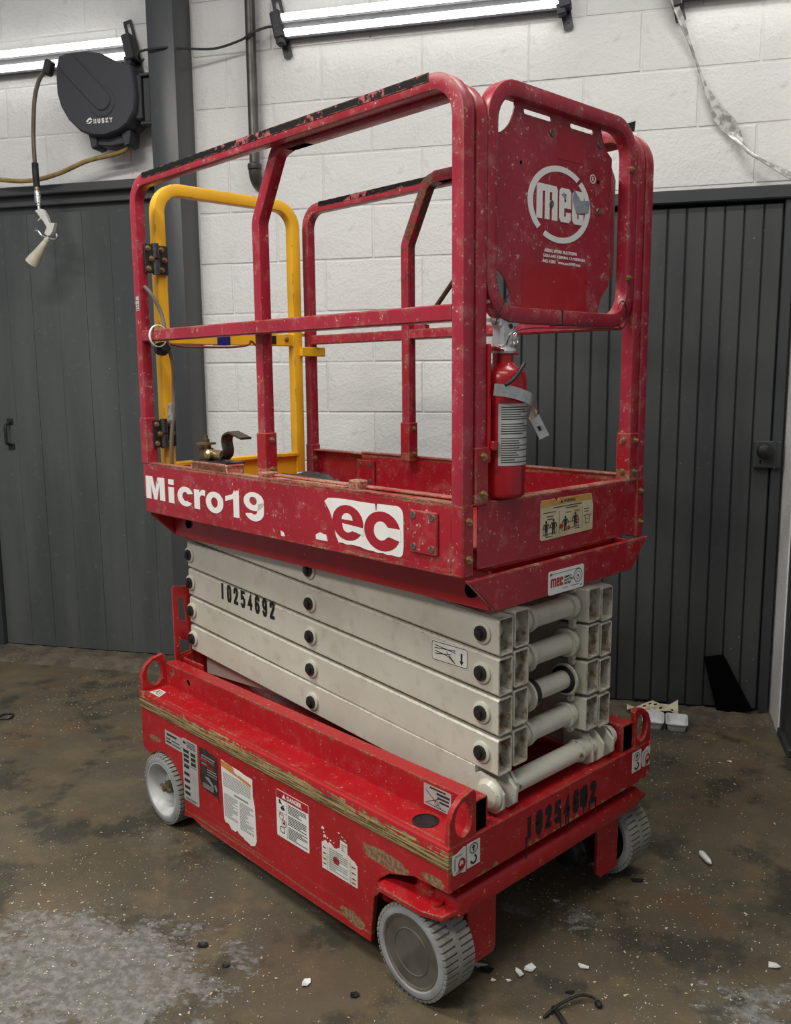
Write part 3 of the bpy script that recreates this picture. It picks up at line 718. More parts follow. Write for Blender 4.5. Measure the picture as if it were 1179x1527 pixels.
for i in range(7):
    for j in range(4):
        x = .06+.19*i/6; y = 3.375+.05*j/3; vs.append((x, y, .008+.030*(i/6)*(j/3)+.012*math.sin(i*1.7+j)+.014))
fs = [(i*4+j, (i+1)*4+j, (i+1)*4+j+1, i*4+j+1) for i in range(6) for j in range(3)]
m.add(vs, fs); m.add([(x, y, z-.002) for x, y, z in vs], [tuple(reversed(f)) for f in fs])
pw = m.build('paper_wrapper', simple('cream_paper', (.66, .60, .42), .6, 0, (.5, .44, .3), 40), None, 'crumpled cream paper wrapper with dark marks behind the food container', 'wrapper')
m = MB()
for i in range(6): m.obox((.125+.02*i, 3.385, .0265+.012*math.sin(i*1.1)+.012), (.9, 0, .3), (0, 1, 0), (-.3, 0, .9), .006, .004, .0015)
m.build('printed_marks', BLACK, pw, smooth=False)
# countable scraps
WHP = simple('white_scrap', (.74, .74, .72), .5); BLK = simple('black_scrap', (.012, .014, .014), .5)
rs = random.Random(5)
def scrap(name, x, y, s, mat, label, cat, elong=1.0, ang=None, fold=.4, group=None):
    n = rs.randint(4, 6); a0 = rs.uniform(0, 6) if ang is None else ang; pts = []
    for k in range(n):
        a = 2*PI*k/n+rs.uniform(-.3, .3); r = s*rs.uniform(.6, 1); px, py = r*math.cos(a)*elong, r*math.sin(a)
        pts.append((px*math.cos(a0)-py*math.sin(a0), px*math.sin(a0)+py*math.cos(a0), .0015+abs(px)/max(elong, 1)*fold))
    vs = [(0, 0, .0015)]+pts; fs = [(0, 1+k, 1+(k+1) % n) for k in range(n)]
    vs2 = [(a, b, c-.0012) for a, b, c in vs]
    m = MB(); m.add(vs, fs); m.add(vs2, [tuple(reversed(f)) for f in fs])
    for k in range(n): m.add([vs[1+k], vs[1+(k+1) % n], vs2[1+(k+1) % n], vs2[1+k]], [(0, 1, 2, 3)])
    return link(name, m.mesh(name, mat, smooth=False), None, label, cat, group, loc=(x, y, .0005))
scrap('paper_scrap', -.157, 1.800, .015, WHP, 'largest folded white paper scrap, just right of the front wheel', 'scrap', 1.2)
scrap('paper_scrap', -.178, 1.782, .011, WHP, 'narrow white sliver lying just left of the folded paper scrap', 'scrap', 1.8, 2.2)
scrap('paper_scrap', -.042, 1.835, .012, WHP, 'creased white scrap right of the folded one, on bare floor', 'scrap', 1.5, .1)
scrap('paper_scrap', -.268, 1.786, .010, WHP, 'thin white scrap touching the foot of the front wheel tread', 'scrap', 2.2, .1)
scrap('paper_scrap', -.231, 1.745, .007, WHP, 'small square white scrap nearest the front wheel among the crumbs', 'scrap', 1.1)
scrap('paper_scrap', -.200, 1.752, .006, WHP, 'tiny oblong white scrap between the wheel and the folded scrap', 'scrap', 1.5)
scrap('paper_scrap', .367, 1.935, .016, WHP, 'tented grey-white scrap at the right edge of the floor', 'scrap', 1.0)
scrap('paper_scrap', -.624, 1.642, .013, WHP, 'bright white torn scrap alone on the floor below the red side panel', 'scrap', 1.3, 1.3)
scrap('paper_scrap', -1.301, 2.375, .012, WHP, 'narrow white scrap on the floor left of the rear wheel', 'scrap', 2.2, .7)
scrap('paper_scrap', -.120, 2.075, .008, WHP, 'small white scrap in the shade under the front beam', 'scrap', 1.4, .2)
scrap('paper_scrap', .395, 3.02, .010, WHP, 'small white crumb in front of the black board', 'scrap', 1.2)
m = MB(); m.lathe((0, 0, .008), (.35, -.9, .02), [(0, .003), (.012, .009), (.05, .0075), (.062, .003)], 10); link('plastic_cone', m.mesh('plastic_cone', WHP), None, 'small white plastic cone lying on the open floor right of the lift', 'cone', loc=(.248, 2.385, .0012))
scrap('rubber_chunk', -.903, 1.708, .013, BLK, 'shiny black chunk on the brown floor below the torn side label', 'chunk', 1.4, .2, .5)
scrap('rubber_chunk', -.820, 1.655, .009, BLK, 'small black chunk right of the shiny one, left of the white scrap', 'chunk', 1.5, .1, .4)
scrap('rubber_chunk', -.512, 1.629, .014, BLK, 'rounded dark chunk left of the front wheel', 'chunk', 1.1, .2, .5)
scrap('rubber_chunk', -.250, 1.775, .014, BLK, 'black chunk beside the foot of the front wheel tread', 'chunk', 1.3, .2, .4)
scrap('rubber_chunk', -.068, 1.745, .009, BLK, 'small oblong black chunk above the bent wire', 'chunk', 1.5, .4, .3)
scrap('rubber_chunk', .080, 2.215, .012, BLK, 'flat black chunk right of the far front wheel on wet floor', 'chunk', 1.6, .2, .2)
scrap('rubber_chunk', .03, 2.57, .014, BLK, 'black crumb fallen at the foot of the far front wheel bracket', 'chunk', 1.6, .2, .3)
m = MB(); m.tube([(-.115, 1.655, .004), (-.085, 1.690, .012), (-.045, 1.722, .016), (-.015, 1.728, .010), (-.005, 1.715, .005)], .0032, 8); m.tube([(-.098, 1.685, .006), (-.085, 1.665, .006), (-.070, 1.640, .004)], .0055, 8); m.lathe((-.012, 1.722, .007), (.3, -.4, 0), [(0, .004), (.004, .007), (.012, .007), (.016, .004)], 10)
m.build('bent_wire', BLACK, None, 'bent black wire with a blob end near the bottom edge', 'wire')
m = MB(); m.tube([(-2.31, 2.80, .005), (-2.30, 2.835, .005), (-2.27, 2.84, .005), (-2.255, 2.80, .005), (-2.29, 2.785, .005)], .004, 8); m.build('wire_loop', BLACK, None, 'small dark wire loop on the floor at the left edge', 'wire')
# uncountable grit: pale paint flakes trodden over the floor
m = MB(); rg = random.Random(21)
for i in range(9500):
    x = rg.uniform(-2.3, .58); y = 1.35+2.0*rg.random()**1.15
    if math.sin(x*5+1)+math.cos(y*6+x*3)+rg.uniform(-1.2, 1.6) < .0: continue
    s = rg.uniform(.0005, .0016)*(1 if rg.random() < .95 else 1.9); a = rg.uniform(0, PI); e = rg.uniform(1, 2.4)
    c, sn = math.cos(a), math.sin(a); h = rg.uniform(.0006, .0018)
    q = [(x+(u*e*c-v*sn)*s, y+(u*e*sn+v*c)*s, .0004+h*(k % 2)) for k, (u, v) in enumerate(((-1, -1), (1, -.7), (.8, 1), (-.9, .8)))]
    m.add(q, [(0, 1, 2), (0, 2, 3)], 0 if rg.random() < .75 else 1)
m.build('paint_flakes', [simple('tan_flake', (.42, .33, .20), .6, 0, (.55, .47, .33), 9), simple('white_flake', (.66, .64, .60), .5)], None, 'pale paint flakes and grit scattered over the wet floor', 'grit', kind='stuff', smooth=False)

# ================================================================== SCISSOR LIFT (local axes: x across, y along, z up; origin at the near front corner on the floor)
LIFT = empty('scissor_lift', (-.3039, 1.6092, 0), 1.00805, 'red mobile scissor lift with stowed white arms and yellow rear gate', 'scissor lift')
W, L, ZT, ZB = .76, 1.268, .374, .276
FX = frame((0, 0, 0), (0, -1, 0), (0, 0, 1))       # near long side: u = -y, v = z, normal -x
FY = frame((0, 0, 0), (1, 0, 0), (0, 0, 1))        # front end: u = x, v = z, normal -y
FZ = frame((0, 0, 0), (1, 0, 0), (0, 1, 0))        # top
def at(fr, d): return (fr[0]+fr[3]*d, fr[1], fr[2], fr[3])
def P(m, name, mat, parent=LIFT, label=None, **kw): return m.build(name, mat, parent, label, **kw)

# ---------------- chassis
m = MB(); m.box(.012, W-.012, .002, L-.002, ZT-.02, ZT, .003); m.box(.03, W-.03, .20, 1.02, .14, .30, .01)
chassis = P(m, 'chassis', RED_BASE)
side = [(0, ZT), (-L, ZT), (-L, .197), (-(1.143+.080), .187)]
for k in range(0, 15): a = math.radians(45+k*(205-45)/14); side.append((-(1.143+.112*math.cos(a)), .103+.112*math.sin(a)))
side += [(-.99, .066), (-.945, .057), (-.60, .054), (-.239, .054), (-.228, .150), (-.222, .190), (-.205, .222), (-.175, .246), (-.14, .258), (-.100, .272), (0, .276)]
m = MB(); m.curve([side[::-1]], at(FX, 0), -.014, 0, bev=.002); P(m, 'side_panel', RED_SIDE)
m = MB(); m.curve([side[::-1]], at(FX, -W), 0, .014, bev=.002); P(m, 'side_panel', RED_BASE)
for x0, x1 in ((-.0035, .012), (W-.012, W+.0035)):
    m = MB(); m.box(x0, x1, -.002, L+.002, .3255, ZT+.001, .004, seg=2); P(m, 'rub_strip', TAN, label='side edge strip scraped down to tan primer')
m = MB(); m.box(.002, W-.002, -.001, .016, ZB, ZT+.001, .003); P(m, 'front_beam', RED_BEAM)
m = MB(); m.box(.002, W-.002, L-.014, L, .2, ZT, .003); P(m, 'rear_beam', RED_BASE)
# rail boxes on the deck
def rail(x0, x1, holes):
    fr = frame((x0, 0, 0), (0, -1, 0), (0, 0, 1))
    m = MB(); m.curve([[(-.006, ZT), (-.006, .443), (-1.262, .443), (-1.262, ZT)]]+([circ(-1.217, .421, .010, None, 14), circ(-1.127, .411, .010, None, 14)] if holes else []), fr, -.004, 0)
    m.box(x0+.001, x1, .006, 1.262, .439, .444, .0015); m.box(x1-.004, x1, .006, 1.262, ZT, .440)
    o = P(m, 'deck_rail', RED_BASE)
    MB().box(x0+.0045, x1-.0045, .0065, .012, ZT+.002, .4395).build('end_cap', BLACKM, o, 'black open end of the rail', smooth=False)  # black plate paints the shade inside the open rail end
    return o
rail(.083, .124, True); rail(.636, .684, True)
# lifting lugs
def lug(x0, y0, flip, xin):
    s = -1 if flip else 1; xc = x0+s*.043
    poly = [(x0, ZT), (x0, .425), (x0+s*.012, .450), (x0+s*.036, .468), (x0+s*.070, .476), (x0+s*.080, .468), (xin, .445), (xin, ZT)]
    if flip: poly = poly[::-1]
    m = MB(); m.curve([poly, circ(xc, .421, .0255, .037, 20)], at(FY, -y0), -.014, 0, bev=.0012); return P(m, 'lifting_lug', RED_BASE)
lug(.002, .0, False, .083); lug(.002, L-.014, False, .083); lug(W-.002, .0, True, .684); lug(W-.002, L-.014, True, .684)
m = MB(); m.lathe((.048, .112, ZT-.001), (0, 0, 1), [(0, .029), (.003, .029), (.004, .026), (.0015, .0255), (.001, .0)], 24, cap=False); P(m, 'deck_plug', BLACK, label='round black plug in the chassis top')
# rear slotted upright
for x0 in (.118, W-.178):
    m = MB(); fr = at(FY, -1.262)
    m.curve([[(x0, ZT), (x0+.060, ZT), (x0+.060, .668), (x0+.004, .676), (x0, .668)], [(x0+.016, .640), (x0+.036, .632), (x0+.044, .560), (x0+.020, .566)], [(x0+.018, .506), (x0+.052, .492), (x0+.054, .455), (x0+.018, .452)]], fr, 0, .006)
    P(m, 'rear_upright', RED_BASE, label='red rear upright plate with slots')
m = MB(); m.prism([(.124, ZT), (W-.124, ZT), (W-.124, .46), (W-.20, .47), (.20, .47), (.124, .452)][::-1], at(FY, -1.262), -.006, 0); P(m, 'rear_plate', RED_BASE)
m = MB(); m.box(.135, .141, 1.13, 1.24, ZT, .452, .001); m.cyl((.128, 1.195, .418), (.146, 1.195, .418), .012, 14); P(m, 'roller_bracket', RED_BASE)
# steering axle beam and yokes
m = MB(); m.box(.030, W-.030, .004, .075, .200, .252, .012, seg=3); m.box(.20, .56, .035, .08, .25, .30, .004); P(m, 'axle_beam', RED_BASE)
def wheel_front(x_out, s):
    yk = MB(); xi = x_out+s*.108
    poly = [(x_out-s*.012, .185), (x_out+s*.018, .196), (xi+s*.02, .196), (xi+s*.02, .020), (x_out+s*.08, .004), (x_out+s*.006, .012), (x_out-s*.010, .060)]
    if s < 0: poly = poly[::-1]
    fr = at(FZ, .218); yk.prism(poly, fr, -.006, .006, bev=.0015)
    yk.prism([(.185, .212), (.198, .222), (.214, .196), (.206, .186)], frame((min(x_out, x_out+s*.03), 0, 0), (0, 1, 0), (0, 0, 1)), 0, .03)
    yk.cyl((x_out+s*.068, .105, .224), (x_out+s*.068, .105, .275), .030, 24); yk.lathe((x_out+s*.068, .105, .224), (0, 0, 1), [(0, .034), (.006, .034), (.008, .030)], 24)
    yk.cyl((x_out+s*.030, .050, .222), (x_out+s*.030, .050, .232), .013, 16)
    o = P(yk, 'steering_yoke', RED_BASE)
    u0, u1 = sorted((x_out+s*.104, x_out+s*.196))
    m = MB(); m.prism([(u0, .050), (u0, .185), (u0+.015, .205), (u1-.012, .205), (u1, .190), (u1, .062), (u1-.010, .050)] if s > 0 else [(u0, .062), (u0, .185), (u0+.014, .203), (u1-.01, .205), (u1, .19), (u1, .05), (u0+.02, .048)], at(FY, -.030), -.010, 0, bev=.0015)
    xx = x_out+s*.106; m.box(min(xx, xx+s*.008), max(xx, xx+s*.008), .036, .180, .050, .205, .002)
    m.prism([(u0+.004, .200), (u1-.004, .200), (u1-.004, .207), (u0+.004, .207)], at(FY, -.030), -.13, 0)
    MBm = m.build('motor_guard', RED_BASE, o)
    m = MB(); m.lathe((x_out+s*.112, .108, .108), (s, 0, 0), [(0, .058), (.05, .058), (.052, .048), (.09, .048), (.094, .040), (.12, .038), (.126, .020)], 24)
    for k in range(6):
        a = k*PI/3; m.cyl((x_out+s*.200, .108+.043*math.cos(a), .108+.043*math.sin(a)), (x_out+s*.209, .108+.043*math.cos(a), .108+.043*math.sin(a)), .006, 6)
    m.build('drive_motor', BLACK, o, 'black drive motor')
    return o
wheel_front(-.012, 1); wheel_front(W+.012, -1)
def tire_mesh():
    """local: axle along +x, outer face at x = 0, centre at origin"""
    r, w, d = .1045, .094, .0055
    m = MB(); m.lathe((0, 0, 0), (1, 0, 0), [(.004, .080), (.0005, .083), (0, .090), (.002, .0965), (.006, r-d), (w-.006, r-d), (w-.002, .096), (w, .088), (w-.002, .078)], 72, 0, cap=False)
    m.lathe((0, 0, 0), (1, 0, 0), [(w*.43, r-d-.001), (w*.43, r), (w*.57, r), (w*.57, r-d-.001)], 72, 1, cap=False)
    N = 46
    for row, (xa, xb) in enumerate(((.0015, w*.44), (w*.56, w-.0015))):
        for k in range(N):
            a0 = 2*PI*(k+.5*row)/N; a1 = a0+2*PI/N*.66; vs = []
            for x in (xa, xb):
                ri = .0955 if (x < .003 or x > w-.003) else r-d
                for a in (a0, (a0+a1)/2, a1):
                    for rr in (r-d-.0015, r-.0002):
                        xx = x+(.002 if rr > r-d and x < .003 else (-.002 if rr > r-d and x > w-.003 else 0)); vs.append((xx, rr*math.cos(a), rr*math.sin(a)))
            fs = []
            for i in range(2): b = 2*i; fs += [(b+1, b+3, 9+b, 7+b)]; fs += [(b, b+2, b+3, b+1), (6+b, 7+b, 9+b, 8+b)]
            fs += [(0, 1, 7, 6), (4, 10, 11, 5)]
            m.add(vs, fs, 1)
    return m
TIREMESH = tire_mesh().mesh('tire', [TIRE_S, TIRE], angle=25)
m = MB(); m.lathe((0, 0, 0), (1, 0, 0), [(.006, .0), (.006, .048), (.0045, .050), (.006, .052), (.0055, .074), (.003, .077), (.005, .0815), (.02, .083)], 48, cap=False); HUBF = m.mesh('hub_cover', HUBGREY)
m = MB(); m.lathe((0, 0, 0), (1, 0, 0), [(.004, .0835), (.001, .082), (.001, .0775), (.006, .074), (.02, .066), (.05, .058), (.056, .050), (.058, .022), (.050, .020), (.050, 0)], 48, cap=False); HUBR = m.mesh('wheel_rim', RIMWHITE)
m = MB(); m.lathe((.056, 0, 0), (-1, 0, 0), [(0, .028), (.014, .026), (.015, .020), (.034, .0195), (.034, .011), (.048, .010)], 6); m.cyl((.018, -.030, .0), (.018, .030, 0), .005, 8); AXNUT = m.mesh('axle_nut', simple('rusty_axle_nut', (.20, .16, .09), .5, .5, (.10, .075, .045), 60))
m = MB(); m.lathe((0, 0, 0), (1, 0, 0), [(.0045, .0785), (.0028, .080), (.0040, .0825)], 48, cap=False); RING = m.mesh('rim_edge', simple('rusty_rim_edge', (.26, .17, .09), .6, .2, (.1, .05, .03), 40))
def wheel(x_out, y, s, front):
    t = link('wheel', TIREMESH, LIFT, loc=(x_out, y, .1045)); t.scale = (1, 1, 1)
    if s < 0: t.rotation_euler = (0, 0, PI)
    link('hub_cover' if front else 'wheel_rim', HUBF if front else HUBR, t)
    link('rim_edge', RING, t)
    if not front: link('axle_nut', AXNUT, t)
    return t
wheel(-.014, .100, 1, True); wheel(W+.014, .100, -1, True); wheel(-.014, 1.143, 1, False); wheel(W+.014, 1.143, -1, False)

# ---------------- scissor arms
ZL = [.859, .771, .684, .596, .507, .418]          # pin levels from the top down
YF, YR = .061, 1.232
XO = [(.170, .216), (.544, .590)]; XI = [(.221, .270), (.490, .539)]
def arm(name, x0, x1, zf, zr, ext_f=.044, ext_r=.014, h=.0405, label=None, cap_front=False):
    dz = (zr-zf)/(YR-YF); ya, yb = YF-ext_f, YR+ext_r; m = MB(); th = .0035; vs = []; fs = []
    def ring(y, a):
        zc = zf+dz*(y-YF); c = .004 if a == 0 else .0015
        X0, X1, Z0_, Z1 = x0+a, x1-a, zc-h+a, zc+h-a
        return [(X0+c, y, Z0_), (X1-c, y, Z0_), (X1, y, Z0_+c), (X1, y, Z1-c), (X1-c, y, Z1), (X0+c, y, Z1), (X0, y, Z1-c), (X0, y, Z0_+c)]
    if not cap_front:
        R_ = [ring(ya+.10, th), ring(ya, th), ring(ya, 0), ring(yb, 0), ring(yb, th), ring(yb-.06, th)]
    else: R_ = [ring(ya, 0), ring(yb, 0)]
    n = 8
    for r in R_: vs += r
    mi = []
    for i in range(len(R_)-1):
        for k in range(n): fs.append((i*n+k, i*n+(k+1) % n, (i+1)*n+(k+1) % n, (i+1)*n+k)); mi.append(1 if (not cap_front and i in (0, 4)) else 0)
    for i, pl in ((0, tuple(reversed(range(n)))), (len(R_)-1, tuple((len(R_)-1)*n+k for k in range(n)))): fs.append(pl); mi.append(1 if not cap_front else 0)
    m.add(vs, fs); m.m = mi
    return P(m, name, [WHITE, INSIDE], label=label)
PINM = None
def pin_mesh():
    a = MB(); a.lathe((0, 0, 0), (-1, 0, 0), [(0, .0235), (.005, .0235), (.006, .0215), (.006, 0)], 24, cap=False); a.mesh
    b = MB(); b.lathe((-.005, 0, 0), (-1, 0, 0), [(0, .0165), (.006, .0165), (.0075, .0135), (.0075, .0095), (.012, .0095), (.013, .007)], 12)
    return a.mesh('pin_boss', WHITE), b.mesh('pin_head', simple('greasy_black_pin', (.018, .018, .016), .35, .3, (.035, .03, .022), 60))
BOSS, HEAD = pin_mesh()
def pin(y, z, parent, near=True):
    x = XO[0][0] if near else XO[1][1]
    b = link('pin_boss', BOSS, parent, loc=(x, y, z)); h_ = link('pin_head', HEAD, parent, loc=(x, y, z))
    if not near: b.rotation_euler = h_.rotation_euler = (0, 0, PI)
for side_, (x0, x1) in enumerate(XO):
    for i in range(5):
        zr, zf = ZL[i], ZL[i+1]
        if i == 4: a_ = arm('scissor_arm', x0, x1, zf+.012, zr, ext_f=-.020, cap_front=True)
        else: a_ = arm('scissor_arm', x0, x1, zf, zr)
        if i < 4: pin(YF, zf, a_, side_ == 0)
        if i > 0: pin(YR, zr, a_, side_ == 0)
        pin((YF+YR)/2-.003, (zf+zr)/2, a_, side_ == 0)
        if i == 4:
            m = MB(); fr = frame((x0, 0, 0), (0, -1, 0), (0, 0, 1))
            m.prism([(-.105, .440), (-.070, .458), (-.028, .452), (-.002, .428), (-.002, .396), (-.022, .378), (-.062, .378), (-.105, .40)][::-1], fr, -.008, .0004, bev=.0002)
            m.prism([(-.105, .440), (-.070, .458), (-.028, .452), (-.002, .428), (-.002, .396), (-.022, .378), (-.062, .378), (-.105, .40)][::-1], frame((x1, 0, 0), (0, -1, 0), (0, 0, 1)), -.004, .006, bev=.001)
            m.lathe((x0 if side_ == 0 else x1, .036, .420), (-1 if side_ == 0 else 1, 0, 0), [(0, .034), (.006, .034), (.016, .026), (.018, .018), (.018, 0)], 28, cap=False)
            m.build('clevis', WHITE, a_)
for x0, x1 in XI:
    for i in range(1, 5): arm('scissor_arm', x0, x1, ZL[i], ZL[i+1], label='inner white scissor arm')
# cross tubes at the front pins
for i in range(1, 5):
    z = ZL[i]; m = MB(); x0_ = XI[0][1]
    m.cyl((.1725, YF, z), (.588, YF, z), .0195, 24); m.cyl((x0_+.0, YF, z), (x0_+.040, YF, z), .026, 24)
    t = P(m, 'cross_tube', WHITE)
    m = MB(); x0, x1 = XI[0][1], XI[1][0]
    m.cyl((x0+.02, YF, z), (x1-.02, YF, z), .0245 if i != 3 else .0225, 28)
    m.build('cross_sleeve', WHITE, t)
    big = .034 if i in (2, 3) else .031
    for xa in ((x0+.036, x0+.063), (x1-.030, x1-.003)):
        m = MB(); m.lathe((xa[0], YF, z), (1, 0, 0), [(0, .026), (.001, big), (.009, big), (.011, .028), (xa[1]-xa[0]-.002, .027)] if i != 3 else [(0, .024), (0, big+.004), (.007, big+.004), (.007, .024)], 28)
        m.build('flange', WHITE, t)
    if i == 3:
        for xa in (x0+.046, x1-.034): m = MB(); m.lathe((xa, YF, z), (1, 0, 0), [(0, .024), (.001, .033), (.019, .033), (.02, .024)], 28); m.build('collar', BLACK, t, 'black collar')
    for x, q in ((x1-.006, 1), (x1-.006, -1), (x0+.006, -1)):
        m = MB(); m.cyl((x-.007, YF-.006, z+q*.038), (x+.006, YF-.006, z+q*.038), .0075, 12); m.build('stop_pin', WHITE, t)
# mid cross shafts inside and hydraulic cylinder in the shade
m = MB(); m.cyl((.345, .16, .50), (.345, 1.1, .62), .03, 20); m.cyl((.41, .16, .58), (.41, .9, .66), .022, 16); P(m, 'lift_cylinder', BLACK, label='black hydraulic cylinder between the arms')
m = MB(); m.cyl((XO[0][1]-.002, .040, .416), (XO[1][0]+.002, .040, .416), .0235, 28, bev=.003)
m.cyl((XO[0][1]+.018, .040, .416), (XO[0][1]+.022, .040, .416), .0275, 24); m.cyl((XO[1][0]-.06, .040, .416), (XO[1][0]-.055, .040, .416), .0275, 24)
bt = P(m, 'base_shaft', WHITE)
for x in (XO[0][1]+.026, XO[1][0]-.072): MB().cyl((x, .018, .418), (x, .0125, .418), .005, 10).build('set_screw', BRASS, bt)
for x in (XO[1][1]+.018,):
    MB().cyl((x, .040, .416), (x+.022, .040, .416), .024, 24, bev=.003).build('shaft_end', WHITE, bt)
for x in (.232, .522): MB().curve([[(-.10, .45), (-.03, .452), (-.014, .43), (-.014, .386), (-.03, .374), (-.10, .374)][::-1]], frame((x, 0, 0), (0, -1, 0), (0, 0, 1)), -.004, .004, bev=.001).build('clevis', WHITE, bt)

# ---------------- platform
PX0, PX1, PY0, PY1, PB, PT = .0522, .7083, .0121, 1.268, .9127, 1.0587
m = MB(); m.box(.07, PX1-.02, .06, PY1-.01, .908, .955, .004); m.box(.150, PX1-.075, .05, 1.22, .866, .910, .003); m.box(.135, .145, .016, 1.252, .832, .913, .002); m.box(PX1-.07, PX1-.06, .016, 1.252, .832, .913, .002)
deck = P(m, 'platform_deck', RED_PLAIN)
for y in (.002, 1.256):
    m = MB(); m.prism([(.057, .9085), (.144, .831), (.645, .839), (.713, .9115)], at(FY, -y), -.012, 0, bev=.002); P(m, 'end_skirt', RED_PLAT)
MB().cyl((.131, .062, .868), (.1345, .062, .868), .016, 16).build('skirt_hole', BLACKM, deck, 'dark hole in the under frame')
MB().cyl((.131, 1.17, .878), (.1345, 1.17, .878), .014, 16).build('skirt_hole', BLACKM, deck)
def toe(x0, x1, fl):
    m = MB(); m.box(x0, x1, PY0+.03, PY1, PB, PT, .0022); m.box(min(x0, fl), max(x1, fl), PY0+.03, PY1, PT-.006, PT, .0022)
    return m
P(toe(PX0, PX0+.006, PX0+.032), 'toe_board', RED_PLAT); P(toe(PX1-.006, PX1, PX1-.030), 'toe_board', RED_PLAT)
for x0 in (.0880, .667):
    m = MB(); m.box(x0, x0+.006, .05, 1.000 if x0 > .3 else .70, .945, 1.064, .002); m.box(x0-.006, x0+.014, .024, 1.0 if x0 > .3 else .70, 1.060, 1.066, .002); P(m, 'extension_toe_board', RED_PLAT)
m = MB(); m.box(.097, .668, .0125, .0175, .9235, 1.056, .002); m.box(.097, .668, .0125, .040, 1.052, 1.057, .002); P(m, 'front_toe_board', RED_PLAT)
BOLTM = MB(); BOLTM.lathe((0, 0, 0), (0, -1, 0), [(0, .0088), (.0015, .0088), (.0015, .0064), (.0065, .0064), (.0065, .0035), (.010, .0035)], 6); BOLT = BOLTM.mesh('bolt', BRASS, smooth=False)
SCREWM = MB(); SCREWM.lathe((0, 0, 0), (0, -1, 0), [(0, .0078), (.0015, .0070), (.0010, .0032), (.0002, .003)], 12, cap=True); SCREW = SCREWM.mesh('screw', simple('dull_screw', (.22, .20, .16), .45, .6, (.1, .085, .06), 60))
def bolt(parent, x, y, z, rz=0, me=None, name='bolt'):
    o = link(name, me or BOLT, parent, loc=(x, y, z)); o.rotation_euler = (0, 0, rz); return o
NEAR = -PI/2                                        # bolt pointing to -x
for x in (PX0, PX1-.033):
    m = MB(); m.box(x, x+.033, PY0, PY0+.033, PB, PT, .003); o = P(m, 'corner_bracket', RED_PLAT)
    for z in (1.024, .949): bolt(o, x+.0165, PY0, z)
# screw plates on the toe boards
m = MB(); m.box(PX0-.006, PX0, .076, .154, .948, 1.037, .003); o = P(m, 'screw_plate', RED_PLAT)
for y in (.142, .090):
    for z in (1.026, .962): bolt(o, PX0-.006, y, z, NEAR, SCREW, 'screw')
m = MB(); m.box(.659, .667, .935, 1.016, .955, 1.040, .002); o = P(m, 'screw_plate', RED_PLAT)
for y in (1.002, .955):
    for z in (1.026, .975): bolt(o, .659, y, z, NEAR, SCREW, 'screw')
bolt(o, .667, .60, .985, NEAR)
m = MB(); m.box(.062, .090, .325, .362, PT-.004, 1.079, .003); P(m, 'stop_block', RED_PLAT)
m = MB(); m.box(.060, .096, .665, .700, PT-.004, 1.072, .002); P(m, 'stop_block', RED_PLAT)
m = MB(); m.box(.060, .074, .37, .64, PT-.002, PT+.004, .001); P(m, 'track_strip', RED_PLAT)

# ---------------- guard rails
TW = .031
def loop(name, pts, rs, n, mat, parent=LIFT, label=None, closed=False, w=TW, h=TW):
    m = MB(); m.sweep(fillet(pts, rs, 9, closed), n, w, h, closed); return P(m, name, mat, parent, label)
XN, XF = .0675, .6885
ZR = 1.8420
nr = loop('guard_rail', [(XN, .0277, PT-.004), (XN, .0277, ZR), (XN, 1.2595, ZR), (XN, 1.2595, PT-.1)], [0, .070, .062, 0], (1, 0, 0), RED_RAIL)
m = MB(); m.box(XN-.0135, XN+.0135, .043, 1.244, 1.406, 1.438, .003); m.build('mid_rail', RED_RAIL, nr)
m = MB(); m.box(XN-.0145, XN+.0145, .135, 1.175, ZR+TW/2-.001, ZR+TW/2+.0012, .0004); m.box(XN-.0165, XN-.0150, .10, 1.195, ZR+.0005, ZR+TW/2+.0008); m.build('grip_tape', TAPE, nr, 'worn black tape along the top rail', smooth=False)
m = MB(); m.box(XN-.0175, XN+.0175, 1.2415, 1.2775, PT-.002, 1.190, .002); m.build('post_sleeve', RED_RAIL, nr)
fr_ = loop('guard_rail', [(XF, .0277, PT-.004), (XF, .0277, ZR), (XF, 1.275, ZR), (XF, 1.275, PT-.1)], [0, .070, .062, 0], (1, 0, 0), RED_RAIL)
m = MB(); m.box(XF-.0135, XF+.0135, .043, 1.26, 1.408, 1.438, .003); m.build('mid_rail', RED_RAIL, fr_)
m = MB(); m.box(XF-.0145, XF+.0145, .135, 1.19, ZR+TW/2-.001, ZR+TW/2+.0012, .0004); m.box(XF-.0165, XF-.0150, .10, 1.20, ZR+.0005, ZR+TW/2+.0008); m.build('grip_tape', TAPE, fr_, 'worn black tape along the top rail', smooth=False)
m = MB(); m.box(XF-.0175, XF+.0175, 1.2575, 1.2925, PT-.1, 1.075, .002); m.build('post_sleeve', RED_RAIL, fr_); bolt(fr_, XF-.0175, 1.24, 1.03, NEAR)
